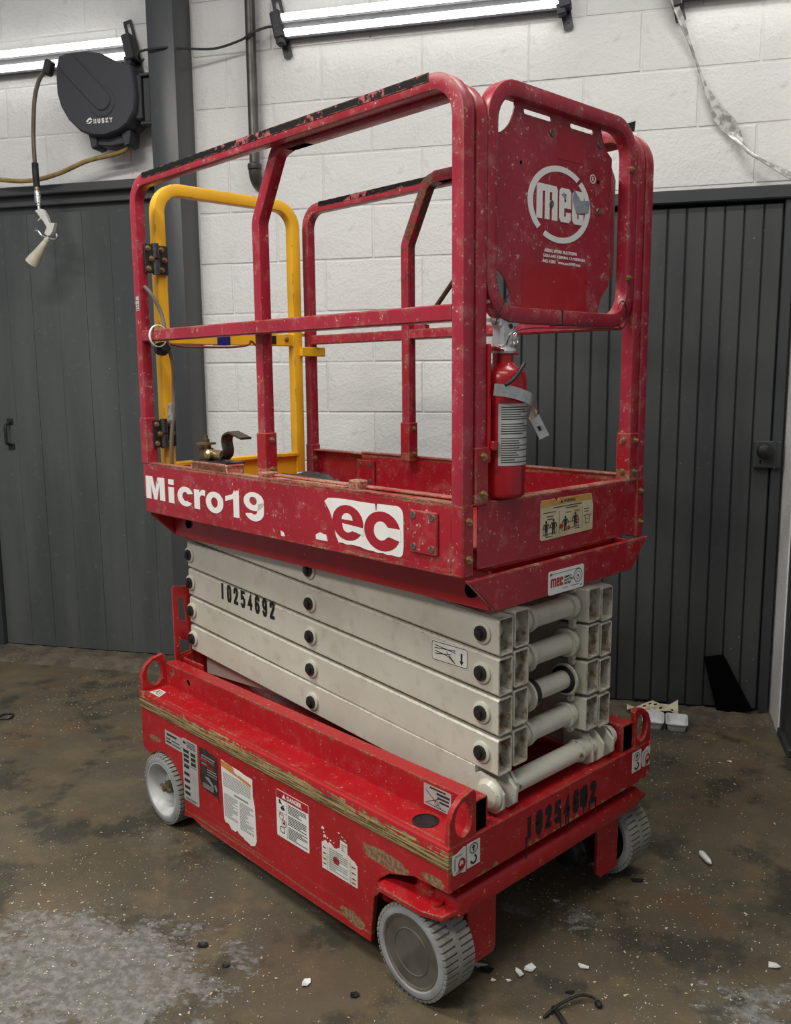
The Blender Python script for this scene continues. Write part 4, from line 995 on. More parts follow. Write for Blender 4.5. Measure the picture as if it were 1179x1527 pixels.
# inner (extension) rails with the kinked rear post
def ext_rail(x, yp, mat_back, zt):
    o = loop('extension_rail', [(x, .0277, 1.05), (x, .0277, zt), (x, yp-.115, zt)], [0, .070, 0], (1, 0, 0), RED_RAIL)
    m = MB(); m.sweep(fillet([(x, yp, 1.07), (x, yp, 1.675), (x, yp-.085, zt-.010), (x, yp-.125, zt)], [0, .05, .035, 0], 9)+[Vector((x, yp-.20, zt))], (1, 0, 0), TW, TW)
    m.build('kinked_post', mat_back, o)
    m = MB(); m.box(x-.013, x+.013, .04, yp, 1.408, 1.436, .003); m.build('mid_rail', RED_RAIL, o)
    for y, b in ((.0277, -1), (yp, -1)):
        m = MB(); m.box(x-.0185, x+.0185, y-.0185, y+.0185, 1.052, 1.166, .002); s_ = m.build('post_sleeve', RED_PLAT, o)
        for z in (1.148, 1.074): bolt(s_, x+.003, y-.0185, z)
    return o
e1 = ext_rail(.1045, .722, RED_RAIL, 1.8345); e2 = ext_rail(.6505, .767, RED_RUST, 1.8440)
for z in (1.148, 1.074): bolt(e2, .6505-.0185, .0277, z, NEAR)
m = MB(); m.cyl((.6505, .705, 1.447), (.6505, .312, 1.828), .0068, 12); o = P(m, 'brace_rod', simple('olive_brown_rod', (.085, .062, .035), .5, .3, (.05, .035, .022), 30), label='thin brown diagonal brace rod')
MB().box(.640, .661, .69, .735, 1.434, 1.448, .002).build('rod_bracket', RED_RAIL, o)

# front guard with sign plate
GX0, GX1, GZ0, GZ1 = .1350, .6180, 1.4215, 1.8420
g = loop('front_guard', [(GX0, .0277, GZ0), (GX1, .0277, GZ0), (GX1, .0277, GZ1), (GX0, .0277, GZ1)], .068, (0, 1, 0), RED_RAIL, closed=True)
def cutc(cx, cy, r, a0, a1): return circ(cx, cy, r, None, 8, a0, a1)
PXa, PXb, PZa, PZb = .146, .556, 1.432, 1.829
rc = .078
plate = cutc(PXa, PZa, rc*.75, 90, 0)[::1]
poly = circ(PXa-.0, PZa, .062, .070, 8, 90, 0)+circ(.600, PZa, .050, .066, 6, 180, 128)+[(PXb, 1.50)]
poly = [(.150, 1.515)]+circ(.150, PZa, .064, .080, 8, 85, 0)+[(.517, PZa), (.519, 1.451), (.528, 1.470), (.543, 1.486), (PXb, 1.500), (PXb, 1.770), (.533, 1.785), (.518, 1.806), (.510, PZb)]+circ(.150, PZb, .068, .072, 8, 0, -85)
holes = [rrect(.246, 1.808, .335, 1.818, .004), rrect(.400, 1.808, .484, 1.818, .004)]
m = MB(); m.curve([poly]+holes, at(FY, -.030), -.003, 0)
m.prism([(0, 1.510), (.052, 1.520), (.052, 1.735), (0, 1.752)], frame((PXb, .030, 0), (.87, .35, 0), (0, 0, 1)), -.003, 0)
sp = P(m, 'sign_plate', RED_RAIL)
TXT = at(FY, -.030)
m = MB(); m.prism([(.245, 1.4375), (.470, 1.4375), (.470, 1.527), (.245, 1.527)], TXT, 0, .0006); m.build('print_field', RED_PLAIN, sp, 'bright clean red rectangle below the lettering', smooth=False)
m = MB(); m.prism([(.357, 1.742), (.449, 1.742), (.449, 1.803), (.357, 1.803)], TXT, 0, .0005); m.build('print_field', RED_PRINT, sp, 'darker red rectangle above the emblem', smooth=False)
m = MB()
cx, cz, rx, rz = .369, 1.651, .108, .0765
m.curve([circ(cx, cz, rx, rz, 48, 52, 225)+circ(cx, cz, rx-.0165, rz-.0115, 48, 225, 52)], TXT, 0, .0007)
m.curve([circ(cx, cz, rx, rz, 48, -122, 46)+circ(cx, cz, rx-.0165, rz-.0115, 48, 46, -122)], TXT, 0, .0007)
m.build('emblem_ring', WORNP, sp, 'worn white oval ring', smooth=False)
def mec(m, fr, x0, z0, x1, z1, h0, h1, sk=0):
    """blocky lower-case letters m e c"""
    w = x1-x0; h = z1-z0
    def R(poly): m.curve(poly, fr, h0, h1)
    def pt(u, v): return (x0+u*w, z0+v*h)
    def c(us): return [pt(u, v) for u, v in us]
    def rr(u0, v0, u1, v1, r=.05): return rrect(x0+u0*w, z0+v0*h, x0+u1*w, z0+v1*h, r*w, 4)
    R([c([(0, 0), (.115, 0), (.115, .80), (.17, .80), (.17, 0), (.265, 0), (.265, .80), (.32, .80), (.32, 0), (.43, 0), (.43, .90), (.40, 1), (.03, 1), (0, .93)])])
    R([c([(.47, .10), (.51, 0), (.68, 0), (.72, .10), (.72, .30), (.62, .30), (.62, .17), (.575, .17), (.575, .42), (.72, .42), (.72, .90), (.68, 1), (.51, 1), (.47, .90)]), c([(.575, .60), (.62, .60), (.62, .84), (.575, .84)])])
    R([c([(.755, .10), (.795, 0), (.96, 0), (1, .10), (1, .32), (.90, .32), (.90, .17), (.86, .17), (.86, .84), (.90, .84), (.90, .62), (1, .62), (1, .90), (.96, 1), (.795, 1), (.755, .90)])])
    return m
mec(MB(), TXT, .290, 1.618, .452, 1.686, 0, .0009).build('emblem_letters', WORNP, sp, 'white blocky letters mec', smooth=False)
m = MB(); m.text('AERIAL WORK PLATFORMS', TXT, .318, 1.5535, .432, 1.5605, 0, .0006, bold=.02); m.text('DERA AVE. KERMAN, CA 93630 USA', TXT, .315, 1.5425, .463, 1.5495, 0, .0006, bold=.02)
m.text('-842-1580', TXT, .310, 1.5320, .356, 1.5385, 0, .0006, bold=.02); m.text('www.mecAWP.com', TXT, .366, 1.5320, .445, 1.5385, 0, .0006, bold=.02)
m.text('R', TXT, .4815, 1.7140, .4880, 1.7230, 0, .0006, bold=.01); m.curve([circ(.4848, 1.7185, .0105, .0095, 20), circ(.4848, 1.7185, .0085, .0075, 20)], TXT, 0, .0006)
m.build('lettering', WORNP, sp, smooth=False)
m = MB(); m.prism([(.425, 1.640), (.470, 1.646), (.475, 1.672), (.440, 1.668), (.415, 1.690), (.412, 1.665)], TXT, .0009, .0013); m.prism([(.372, 1.673), (.390, 1.662), (.382, 1.678)], TXT, .0009, .0013); m.build('tape_residue', simple('bluish_tape_residue', (.20, .26, .32), .6, 0, (.32, .34, .34), 30), sp, 'bluish tape residue over the last letter', smooth=False)
for x, z in ((.337, 1.788), (.507, 1.792), (.339, 1.650), (.509, 1.654)):
    bolt(sp, x, .0295, z, 0, SCREW, 'screw')
MB().cyl((.238, .0300, 1.716), (.238, .0292, 1.716), .0035, 10).build('plate_hole', BLACKM, sp, smooth=False)
MB().cyl((.505, .0300, 1.715), (.505, .0292, 1.715), .004, 10).build('plate_hole', BLACKM, sp, smooth=False)
for z in (1.752, 1.518): bolt(g, GX1-.012, .0122, z)
# black wire ties on the bottom bar
m = MB(); m.box(.358, .362, .0110, .0445, 1.4045, 1.4385, .0008); m.sweep([(.585+.020*math.cos(a), .0105, 1.436+.030*math.sin(a)) for a in (k*PI/8 for k in range(-6, 8))], (0, 1, 0), .0025, .0025, round_=True, seg=6)
m.tube([(.56, .010, 1.405), (.50, .008, 1.404), (.35, .006, 1.400), (.24, .006, 1.396), (.19, .008, 1.385), (.175, .01, 1.362)], .0013, 6); m.build('wire_tie', BLACK, g, 'thin black wire tied round the bottom bar')
m = MB(); m.prism([(.655, 1.852), (.675, 1.852), (.680, 1.876), (.650, 1.866)], at(FY, -.05), -.004, 0); m.build('tape_flap', BLACK, fr_, 'black tape flap', smooth=False)

# ---------------- rear gate
gate = loop('rear_gate', [(.137, 1.275, .985), (.137, 1.275, ZR), (.624, 1.275, ZR), (.624, 1.275, .985)], [0, .068, .068, 0], (0, 1, 0), YELLOW, label='yellow hinged rear gate', w=.034, h=.034)
m = MB(); m.box(.152, .61, 1.262, 1.288, 1.402, 1.440, .002); m.build('mid_rail', YELLOW, gate)
m = MB(); m.box(.15, .612, 1.270, 1.276, .965, 1.045, .001); m.box(.15, .612, 1.255, 1.292, 1.040, 1.052, .002); m.build('kick_panel', YELLOW, gate)
m = MB(); m.box(.628, .728, 1.246, 1.262, 1.369, 1.399, .002); m.box(.628, .72, 1.29, 1.30, 1.436, 1.446, .001); m.build('latch_bar', YELLOW, gate)
bolt(gate, .578, 1.262, 1.424); 
MB().box(.508, .536, 1.2605, 1.2625, 1.408, 1.434).build('gate_slot', BLACK, gate, 'black slot in the gate mid rail', smooth=False)
m = MB(); m.box(.315, .362, 1.2605, 1.2895, 1.4005, 1.4415, .001); m.build('blue_tape', simple('blue_tape', (.012, .016, .16), .5), gate, 'blue tape wound on the gate mid rail')
for zc in (1.638, 1.142):
    m = MB(); m.box(.072, .100, 1.236, 1.243, zc-.040, zc+.040, .001); m.box(.112, .152, 1.248, 1.258, zc-.040, zc+.040, .001)
    h_ = m.build('hinge', BLACK, gate, 'black steel hinge')
    m = MB(); m.cyl((.106, 1.238, zc-.043), (.106, 1.238, zc-.002), .0105, 16); m.cyl((.106, 1.238, zc+.002), (.106, 1.238, zc+.043), .0105, 16); m.build('hinge_barrel', simple('dark_steel_barrel', (.10, .10, .095), .4, .7, (.05, .05, .045), 50), h_)
    for x, y in ((.086, 1.236), (.134, 1.248)):
        for dz in (-.028, 0, .028): bolt(h_, x+(.006 if dz == 0 else -.004), y, zc+dz)
# control cable, zip tie, lanyard by the hinge post
m = MB(); m.tube([(.066, 1.238, 1.560), (.080, 1.222, 1.535), (.098, 1.210, 1.490), (.100, 1.195, 1.440), (.100, 1.185, 1.405), (.118, 1.19, 1.34), (.122, 1.20, 1.27), (.120, 1.20, 1.21), (.108, 1.20, 1.13), (.104, 1.20, 1.04)], .0058, 10)
cb = P(m, 'control_cable', CABLE, label='grey-brown control cable at the hinge post')
m = MB(); m.sweep([(.0685+.026*math.cos(a), 1.178, 1.420+.030*math.sin(a)) for a in (2*PI*k/20 for k in range(20))], (0, 1, 0), .008, .003, True, rc=.001); m.build('zip_tie', DECALW, cb, 'white zip tie')
m = MB(); m.cyl((.118, 1.208, 1.230), (.113, 1.208, 1.178), .011, 14); m.build('cable_gland', simple('ribbed_grey_gland', (.34, .33, .30), .5, .3, (.12, .12, .11), 120), cb)
m = MB(); m.lathe((.086, 1.205, 1.385), (0, -1, 0), [(0, .018), (.02, .02), (.022, .010), (.05, .008)], 14); m.build('plug', RUBBER, cb, 'round black cable plug')
m = MB(); m.tube([(.10, 1.20, 1.402), (.16, 1.19, 1.392), (.25, 1.20, 1.392), (.34, 1.21, 1.394), (.40, 1.22, 1.402), (.41, 1.22, 1.414), (.43, 1.22, 1.400), (.44, 1.22, 1.416)], .0032, 8); P(m, 'lanyard', simple('rust_red_lanyard', (.16, .022, .014), .6), label='thin rust-red lanyard under the gate mid rail')

# ---------------- foot pedal valve on the near toe board
root_v = MB(); root_v.box(.062, .118, .845, 1.02, 1.052, 1.078, .003); root_v.prism([(-1.03, 1.052), (-.84, 1.052), (-.85, 1.080), (-1.02, 1.080)][::-1], frame((.062, 0, 0), (0, -1, 0), (0, 0, 1)), -.05, 0, bev=.002)
pv = P(root_v, 'pedal_mount', RED_PLAT)
m = MB(); m.box(.064, .125, .850, 1.015, 1.078, 1.083, .001); m.build('valve_plate', BLACK, pv)
m = MB(); m.lathe((.09, .985, 1.083), (0, 0, 1), [(0, .018), (.004, .020), (.030, .020), (.032, .014), (.040, .014), (.041, .027), (.046, .027), (.047, .010), (.056, .010), (.057, .006), (.066, .006)], 18); m.build('valve_body', simple('old_brass_valve', (.27, .20, .09), .4, .8, (.10, .07, .04), 60), pv)
m = MB(); m.cyl((.09, .965, 1.098), (.09, .900, 1.098), .014, 14); m.lathe((.078, .945, 1.100), (-1, 0, 0), [(0, .014), (.01, .014), (.016, .008)], 14); m.build('valve_coupling', BRASS, pv)
m = MB(); m.sweep(fillet([(.095, .905, 1.088), (.095, .880, 1.105), (.095, .895, 1.150), (.095, .858, 1.162), (.095, .800, 1.148)], [0, .02, .02, .015, 0], 5), (1, 0, 0), .034, .006, rc=.0015); m.build('pedal', simple('dirty_olive_pedal', (.075, .062, .045), .5, .4, (.035, .028, .02), 40), pv)

# ---------------- decals and lettering (flat print)
def slab(fr, poly, mat, name, label, h=.0009): m = MB(); m.prism(poly, fr, 0, h); return P(m, name, mat, LIFT, label, smooth=False)
def bars(m, fr, rows, h0=.0009, h1=.0012):
    for (u0, u1, v0, v1) in rows: m.prism([(u0, v0), (u1, v0), (u1, v1), (u0, v1)], fr, h0, h1)
    return m
rt_ = random.Random(17)
def textrows(u0, u1, v0, v1, n, fill=.55, short=.35):
    out = []; st = (v1-v0)/n
    for i in range(n):
        v = v1-(i+1)*st+st*.2; e = u1 if rt_.random() > short else u0+(u1-u0)*rt_.uniform(.35, .85); out.append((u0, e, v, v+st*fill))
    return out
# near side lettering
S = at(FX, -PX0)
def half(u, v, rx, ry, a0, a1, n=14): return circ(u, v, rx, ry, n, a0, a1)
m = MB()
def mp(u0, v0, w, h, pts): return [(u0+a*w, v0+b*h) for a, b in pts]
for lp in ([mp(-1.261, .955, .109, .066, [(0, 0), (0, 1), (.36, 1), (.5, .42), (.64, 1), (1, 1), (1, 0), (.73, 0), (.73, .66), (.58, 0), (.42, 0), (.27, .66), (.27, 0)][::-1])],
           [rrect(-1.131, .954, -1.101, .999, .001)], [rrect(-1.131, 1.006, -1.101, 1.021, .002)],
           [half(-1.040, .979, .042, .0275, 22, 322, 24)+[(-1.030, .9665)]+half(-1.040, .979, .016, .0130, 310, 35, 14)],
           [[(-.994, .951), (-.966, .951), (-.966, .983), (-.958, .990), (-.944, .991), (-.938, .988), (-.936, 1.003), (-.946, 1.006), (-.957, 1.004), (-.966, .997), (-.967, 1.004), (-.994, 1.004)]],
           [half(-.8925, .977, .0425, .0285, 0, 360, 28), half(-.8925, .977, .0165, .0140, 0, 360, 20)],
           [[(-.803, .948), (-.777, .948), (-.777, 1.018), (-.798, 1.018), (-.806, 1.007), (-.840, .999), (-.840, .986), (-.803, .995)]],
           [half(-.712, .997, .0435, .0235, 0, 360, 28), half(-.714, .9985, .0165, .0105, 0, 360, 20)],
           [[(-.6685, .997), (-.6685, .980)]+half(-.712, .974, .0435, .0265, 5, -92, 12)+half(-.712, .974, .041, .0262, -95, -158, 6)+[(-.7245, .967)]+half(-.712, .974, .015, .0100, -130, 0, 8)+[(-.694, .986), (-.694, .992)]]):
    m.curve(lp, S, 0, .0008)
P(m, 'model_lettering', WORNW, LIFT, 'bold white Micro19 lettering', smooth=False)
eb = [(-.432, 1.026), (-.420, 1.034), (-.40, 1.036)]+[(-.36, 1.037), (-.31, 1.036), (-.262, 1.036), (-.2605, 1.022), (-.257, 1.0225), (-.255, 1.037)]+circ(-.196, 1.018, .020, None, 5, 90, 0)+[(-.176, .955), (-.177, .945)]+circ(-.190, .944, .013, None, 3, 0, -90)+ragged((-.21, .931), (-.385, .938), 12, .0018, rt_)+[(-.393, .950), (-.404, .985), (-.413, 1.004)]
m = MB(); m.prism(eb, S, 0, .0007); blk = P(m, 'emblem_block', DECALW, LIFT, 'torn white emblem block', smooth=False)
for pp in ([(-.466, .934), (-.424, .934), (-.428, .948), (-.452, .951), (-.466, .945)], [(-.600, .925), (-.585, .925), (-.590, .934), (-.602, .937)]): MB().prism(pp, S, 0, .0007).build('emblem_remnant', DECALW, blk, smooth=False)
m = MB(); m.curve([circ(-.3525, .985, .0525, .0395, 36)], S, .0007, .0011); m.curve([circ(-.2405, .9795, .0565, .0425, 36)], S, .0007, .0011); m.build('emblem_letters', RED_PRINT, blk, 'red letters ec', smooth=False)
m = MB(); m.curve([circ(-.353, .9915, .0185, .0150, 14, 0, 180)], S, .0011, .0015); m.curve([[(-.298, .9785), (-.3695, .9825)]+circ(-.352, .976, .0165, .0125, 8, 190, 300)+[(-.336, .9685), (-.298, .9625)]], S, .0011, .0015)
m.curve([[(-.183, .9895), (-.2225, .9895)]+circ(-.2435, .980, .0225, .0205, 16, 40, 320)+[(-.219, .970), (-.183, .9635)]], S, .0011, .0015); m.build('emblem_counters', DECALW, blk, smooth=False)
bk = bolt
# arm stencil and icon label
A = at(FX, -XO[0][0])
m = MB().stencil('10254692', A, -1.072, .661, -.800, .713, .0098, .0006, .76, -.013); P(m, 'stencil_number', STENCIL, LIFT, 'black stencilled number on the near arms', smooth=False)
ic = slab(A, rrect(-.211, .678, -.101, .725, .006), DECAL, 'scissor_label', 'white label with scissor icon and down arrow')
m = MB()
for (a, b) in (((-.200, .715), (-.138, .708)), ((-.200, .708), (-.138, .713)), ((-.200, .702), (-.150, .695)), ((-.200, .695), (-.150, .702)), ((-.165, .706), (-.140, .685)), ((-.160, .697), (-.140, .684))):
    d = Vector((b[0]-a[0], b[1]-a[1])); n_ = Vector((-d.y, d.x)).normalized()*.0009
    m.prism([(a[0]-n_.x, a[1]-n_.y), (b[0]-n_.x, b[1]-n_.y), (b[0]+n_.x, b[1]+n_.y), (a[0]+n_.x, a[1]+n_.y)], A, .0009, .0012)
m.prism([(-.1225, .692), (-.1175, .692), (-.1175, .711), (-.1225, .711)], A, .0009, .0012); m.prism([(-.120, .684), (-.114, .694), (-.126, .694)], A, .0009, .0012)
m.curve([rrect(-.209, .680, -.103, .723, .005), rrect(-.2075, .6815, -.1045, .7215, .004)], A, .0009, .0011)
m.build('icon_print', PRINT, ic, smooth=False)
# chassis side decals
C_ = at(FX, 0.)
d1 = slab(C_, [(-1.126, .250), (-1.030, .250), (-1.030, .292), (-1.126, .292)], DECALG, 'weight_label', 'grey two-line label at the rear of the side panel')
bars(MB(), C_, [(-1.115, -1.06, .280, .286), (-1.120, -1.095, .268, .272), (-1.088, -1.045, .268, .271), (-1.120, -1.09, .258, .263), (-1.085, -1.04, .258, .261)]).build('print', PRINT, d1, smooth=False)
d2 = slab(C_, rrect(-1.031, .113, -.950, .298, .006), DECALG, 'data_plate', 'tall grey data plate with rows of figures')
rows = [(-1.024, -1.010, .283, .290)]+[(-1.005, -.958, v, v+.002) for v in (.291, .286, .281, .276)]
for v in (.258, .244, .230): rows += [(-1.024, -.995, v, v+.009), (-.985, -.960, v-.002, v+.008)]
for v in (.212, .190, .170, .150, .132): rows += [(-1.024, -.996, v, v+.009)]
rows += [(-1.022, -.958, .122, .1235), (-1.022, -.968, .118, .1195), (-1.028, -.953, .2225, .2238)]
bars(MB(), C_, rows).build('print', PRINT, d2, smooth=False)
d3p = [(-.937, .298)]+ragged((-.90, .298), (-.848, .288), 4, .003, rt_)+ragged((-.846, .26), (-.848, .185), 7, .002, rt_)+[(-.842, .163), (-.852, .178)]+ragged((-.86, .176), (-.925, .182), 6, .004, rt_)+ragged((-.938, .20), (-.938, .285), 6, .0018, rt_)
d3 = slab(C_, d3p[::-1], simple('torn_black_decal', (.015, .015, .015), .4, 0, (.06, .03, .03), 30), 'torn_black_label', 'torn black label with grey lines')
m = MB(); bars(m, C_, [(-.928, -.86, .276, .280), (-.930, -.865, .270, .272), (-.90, -.855, .243, .246), (-.90, -.852, .236, .239), (-.90, -.853, .229, .231), (-.928, -.90, .255, .258)]); m.prism([(-.915, .218), (-.895, .222), (-.870, .205), (-.872, .199), (-.900, .212)], C_, .0009, .0012); m.prism([(-.86, .212), (-.852, .200), (-.856, .192), (-.868, .207)], C_, .0009, .0012); bars(m, C_, textrows(-.925, -.87, .185, .200, 4)); m.build('print', GREYPR, d3, smooth=False)
m = MB(); bars(m, C_, [(-.933, -.90, .262, .268), (-.93, -.865, .250, .2535), (-.895, -.86, .264, .268)]); m.build('bare_patch', RED_BASE, d3, 'red showing through the torn label', smooth=False)
d4p = [(-.829, .279), (-.829, .296)]+ragged((-.815, .295), (-.690, .287), 7, .001, rt_)+[(-.684, .284), (-.684, .24), (-.677, .215), (-.675, .18), (-.673, .122), (-.680, .108)]+ragged((-.690, .104), (-.816, .120), 14, .006, rt_)+[(-.823, .130)]
d4p = d4p[::-1]
d4 = slab(C_, d4p, DECALW, 'instruction_label', 'long white instruction label with ragged lower edge')
m = MB(); m.prism(([(-.828, .279), (-.828, .295)]+ragged((-.81, .2945), (-.770, .292), 3, .001, rt_)+ragged((-.765, .280), (-.690, .272), 6, .002, rt_)+[(-.688, .266), (-.70, .265)])[::-1], C_, .0009, .0012); m.build('orange_header', ORANGE, d4, 'scratched orange header', smooth=False)
rows = textrows(-.822, -.692, .226, .266, 9, .4, .1)+[(-.770, -.705, .213, .218)]+textrows(-.820, -.756, .140, .207, 16, .42)+textrows(-.746, -.684, .130, .207, 18, .42)
bars(MB(), C_, rows).build('print', GREYPR, d4, smooth=False)
d5 = slab(C_, rrect(-.581, .179, -.452, .301, .004), DECALW, 'danger_label', 'white danger label with red header and pictograms')
m = MB(); m.prism([(-.580, .280), (-.453, .280), (-.453, .3005), (-.580, .3005)], C_, .0009, .0012); m.build('red_header', REDHEAD, d5, smooth=False)
m = MB(); m.text('DANGER', C_, -.536, .2845, -.478, .2960, .0012, .0016, bold=.03); m.prism([(-.556, .2845), (-.541, .2845), (-.5485, .2965)], C_, .0012, .0016); m.build('header_lettering', DECALW, d5, smooth=False)
m = MB(); bars(m, C_, [(-.5395, -.5385, .184, .278), (-.576, -.54, .2445, .2452)]+textrows(-.534, -.462, .252, .276, 6, .42)+textrows(-.534, -.462, .222, .248, 6, .42)+textrows(-.534, -.458, .186, .218, 8, .42))
m.curve([circ(-.5665, .274, .004, None, 10)], C_, .0009, .0012); m.prism([(-.573, .268), (-.558, .266), (-.560, .272), (-.568, .270)], C_, .0009, .0012); m.curve([circ(-.555, .257, .0085, .005, 12)], C_, .0009, .0012); m.prism([(-.558, .262), (-.548, .264), (-.548, .266), (-.556, .265)], C_, .0009, .0012)
m.prism([(-.556, .216), (-.545, .216), (-.550, .228)], C_, .0009, .0012); m.curve([rrect(-.566, .192, -.548, .208, .002), rrect(-.564, .194, -.550, .206, .001)], C_, .0009, .0012); m.prism([(-.568, .239), (-.556, .236), (-.556, .238), (-.567, .241)], C_, .0009, .0012); m.build('print', PRINT, d5, smooth=False)
m = MB()
for cv in (.236, .219): m.curve([circ(-.561 if cv > .23 else -.551, cv, .0095, .0095, 20), circ(-.561 if cv > .23 else -.551, cv, .008, .008, 20)], C_, .0012, .0014)
m.build('prohibition_rings', REDHEAD, d5, smooth=False)
d6p = [(-.404, .166), (-.278, .166), (-.278, .218), (-.288, .226), (-.300, .228), (-.306, .231), (-.312, .234), (-.312, .258), (-.336, .261), (-.339, .236)]+ragged((-.345, .234), (-.400, .236), 7, .004, rt_)+[(-.404, .230)]
d6 = slab(C_, d6p, DECAL, 'torn_label', 'torn white label with red figures')
rows = textrows(-.378, -.312, .172, .228, 11, .4)+textrows(-.334, -.314, .236, .255, 4, .4)+[(-.3845, -.3838, .168, .228), (-.303, -.3023, .168, .222)]
bars(MB(), C_, rows).build('print', GREYPR, d6, smooth=False)
m = MB(); rows = [(-.400, -.389, v, v+.003) for v in (.218, .204, .190, .178)]+[(-.298, -.284, v, v+.003) for v in (.21, .196, .182, .172)]; bars(m, C_, rows); m.curve([circ(-.352, .203, .012, .010, 9)], C_, .0009, .0012)
bars(m, C_, [(-.345, -.310, v, v+.003) for v in (.262, .267, .272)]); m.build('red_print', RED_BASE, d6, smooth=False)
m = MB()
for u, v, s in ((-.400, .266, .006), (-.393, .248, .006), (-.383, .247, .003), (-.372, .245, .003), (-.396, .257, .003), (-.360, .244, .002), (-.342, .274, .004), (-.330, .270, .005), (-.320, .266, .006)): m.prism([(u-s, v-s*.5), (u+s*.7, v-s*.4), (u+s, v+s*.3), (u-s*.4, v+s*.6)], C_, 0, .0008)
m.build('label_remnants', DECAL, d6, smooth=False)
# rear corner label on the deck, rail label
T_ = at(FZ, ZT+.0008)
d7 = slab(T_, [(.012, 1.172), (.046, 1.194), (.046, 1.232), (.012, 1.232)], DECAL, 'deck_label', 'small white label on the rear deck corner'); m = MB(); bars(m, T_, [(.018+.006*i, .020+.006*i, 1.182+.004*i, 1.206) for i in range(4)]); m.prism([(.020, 1.208), (.040, 1.224), (.042, 1.222), (.022, 1.206)], T_, .0009, .0012); m.prism([(.020, 1.224), (.040, 1.208), (.042, 1.210), (.022, 1.226)], T_, .0009, .0012); m.build('print', PRINT, d7, smooth=False)
Rr = at(FX, -.083)
d8 = slab(Rr, [(-.150, .388), (-.070, .388), (-.070, .436), (-.150, .436)], DECALG, 'rail_label', 'grey warning label on the near deck rail')
m = MB(); bars(m, Rr, [(-.132, -.085, .430, .4335)]); bars(m, Rr, [(-.112, -.074, .421, .426), (-.110, -.076, .413, .417), (-.104, -.076, .405, .409)])
for a, b in (((-.145, .424), (-.100, .394)), ((-.140, .396), (-.100, .416)), ((-.146, .394), (-.085, .392))):
    d = Vector((b[0]-a[0], b[1]-a[1])); n_ = Vector((-d.y, d.x)).normalized()*.0007; m.prism([(a[0]-n_.x, a[1]-n_.y), (b[0]-n_.x, b[1]-n_.y), (b[0]+n_.x, b[1]+n_.y), (a[0]+n_.x, a[1]+n_.y)], Rr, .0009, .0012)
m.curve([circ(-.112, .402, .006, None, 14), circ(-.112, .402, .0048, None, 14)], Rr, .0009, .0012); m.build('print', PRINT, d8, smooth=False)
# front beam: stencil with drips, hook labels
B_ = at(FY, .0012)
m = MB().stencil('10254692', B_, .243, .296, .515, .352, .0118, .0006, .80, -.002)
m.prism([(.448, .303), (.472, .303), (.473, .346), (.447, .346)], B_, 0, .0005)
for u, l_ in ((.246, .050), (.292, .018), (.372, .028), (.392, .042), (.402, .036), (.462, .02), (.486, .030), (.512, .034)): m.prism([(u, .302-l_), (u+.0025, .302-l_), (u+.004, .305), (u-.0015, .305)], B_, 0, .0006)
P(m, 'stencil_number', STENCIL, LIFT, 'runny black stencilled number on the front beam', smooth=False)
def hook_label(u0, flip, label):
    o_u, i_u = ((u0+.001, u0+.043), (u0+.046, u0+.086)) if not flip else ((u0+.045, u0+.083), (u0, u0+.041))
    o = slab(B_, ragged((o_u[0]+.004, .313), (o_u[1], .309), 4, .002, rt_)+[(o_u[1], .362)]+ragged((o_u[1]-.006, .361), (o_u[0], .352), 4, .003, rt_)+[(o_u[0], .33)], DECAL, 'lift_point_label', label)
    m = MB(); m.prism([(i_u[0], .311), (i_u[1], .311), (i_u[1], .364), (i_u[0], .364)], B_, 0, .0009); m.build('hook_panel', DECAL, o, smooth=False)
    uc = (i_u[0]+i_u[1])/2; m = MB(); m.curve([circ(uc, .350, .0125, .0115, 22), circ(uc, .350, .0108, .0098, 22)], B_, .0009, .0013)
    m.prism([(uc-.002, .343), (uc+.002, .343), (uc+.002, .351), (uc+.006, .351), (uc, .358), (uc-.006, .351), (uc-.002, .351)], B_, .0009, .0013)
    m.curve([circ(uc, .3255, .0105, .0105, 14, -170, 70)+circ(uc, .3255, .0060, .0060, 14, 70, -170)], B_, .0009, .0013); m.build('hook_print', PRINT, o, smooth=False)
    ou = (o_u[0]+o_u[1])/2; m = MB(); m.curve([circ(ou+.008, .330, .011, .013, 14), circ(ou+.007, .331, .006, .007, 12)], B_, .0009, .0013); m.prism([(ou-.004, .318), (ou+.002, .316), (ou+.012, .326), (ou+.008, .330)], B_, .0009, .0013); m.build('red_print', REDHEAD, o, smooth=False)
    m = MB(); bars(m, B_, [(ou-.012, ou+.010, .350, .352), (ou-.014, ou-.011, .322, .348), (ou-.010, ou+.012, .314, .3165)]); m.build('print', GREYPR, o, smooth=False)
hook_label(.006, False, 'lifting hook label at the near front corner, half worn away'); hook_label(.672, True, 'lifting hook label at the far front corner')
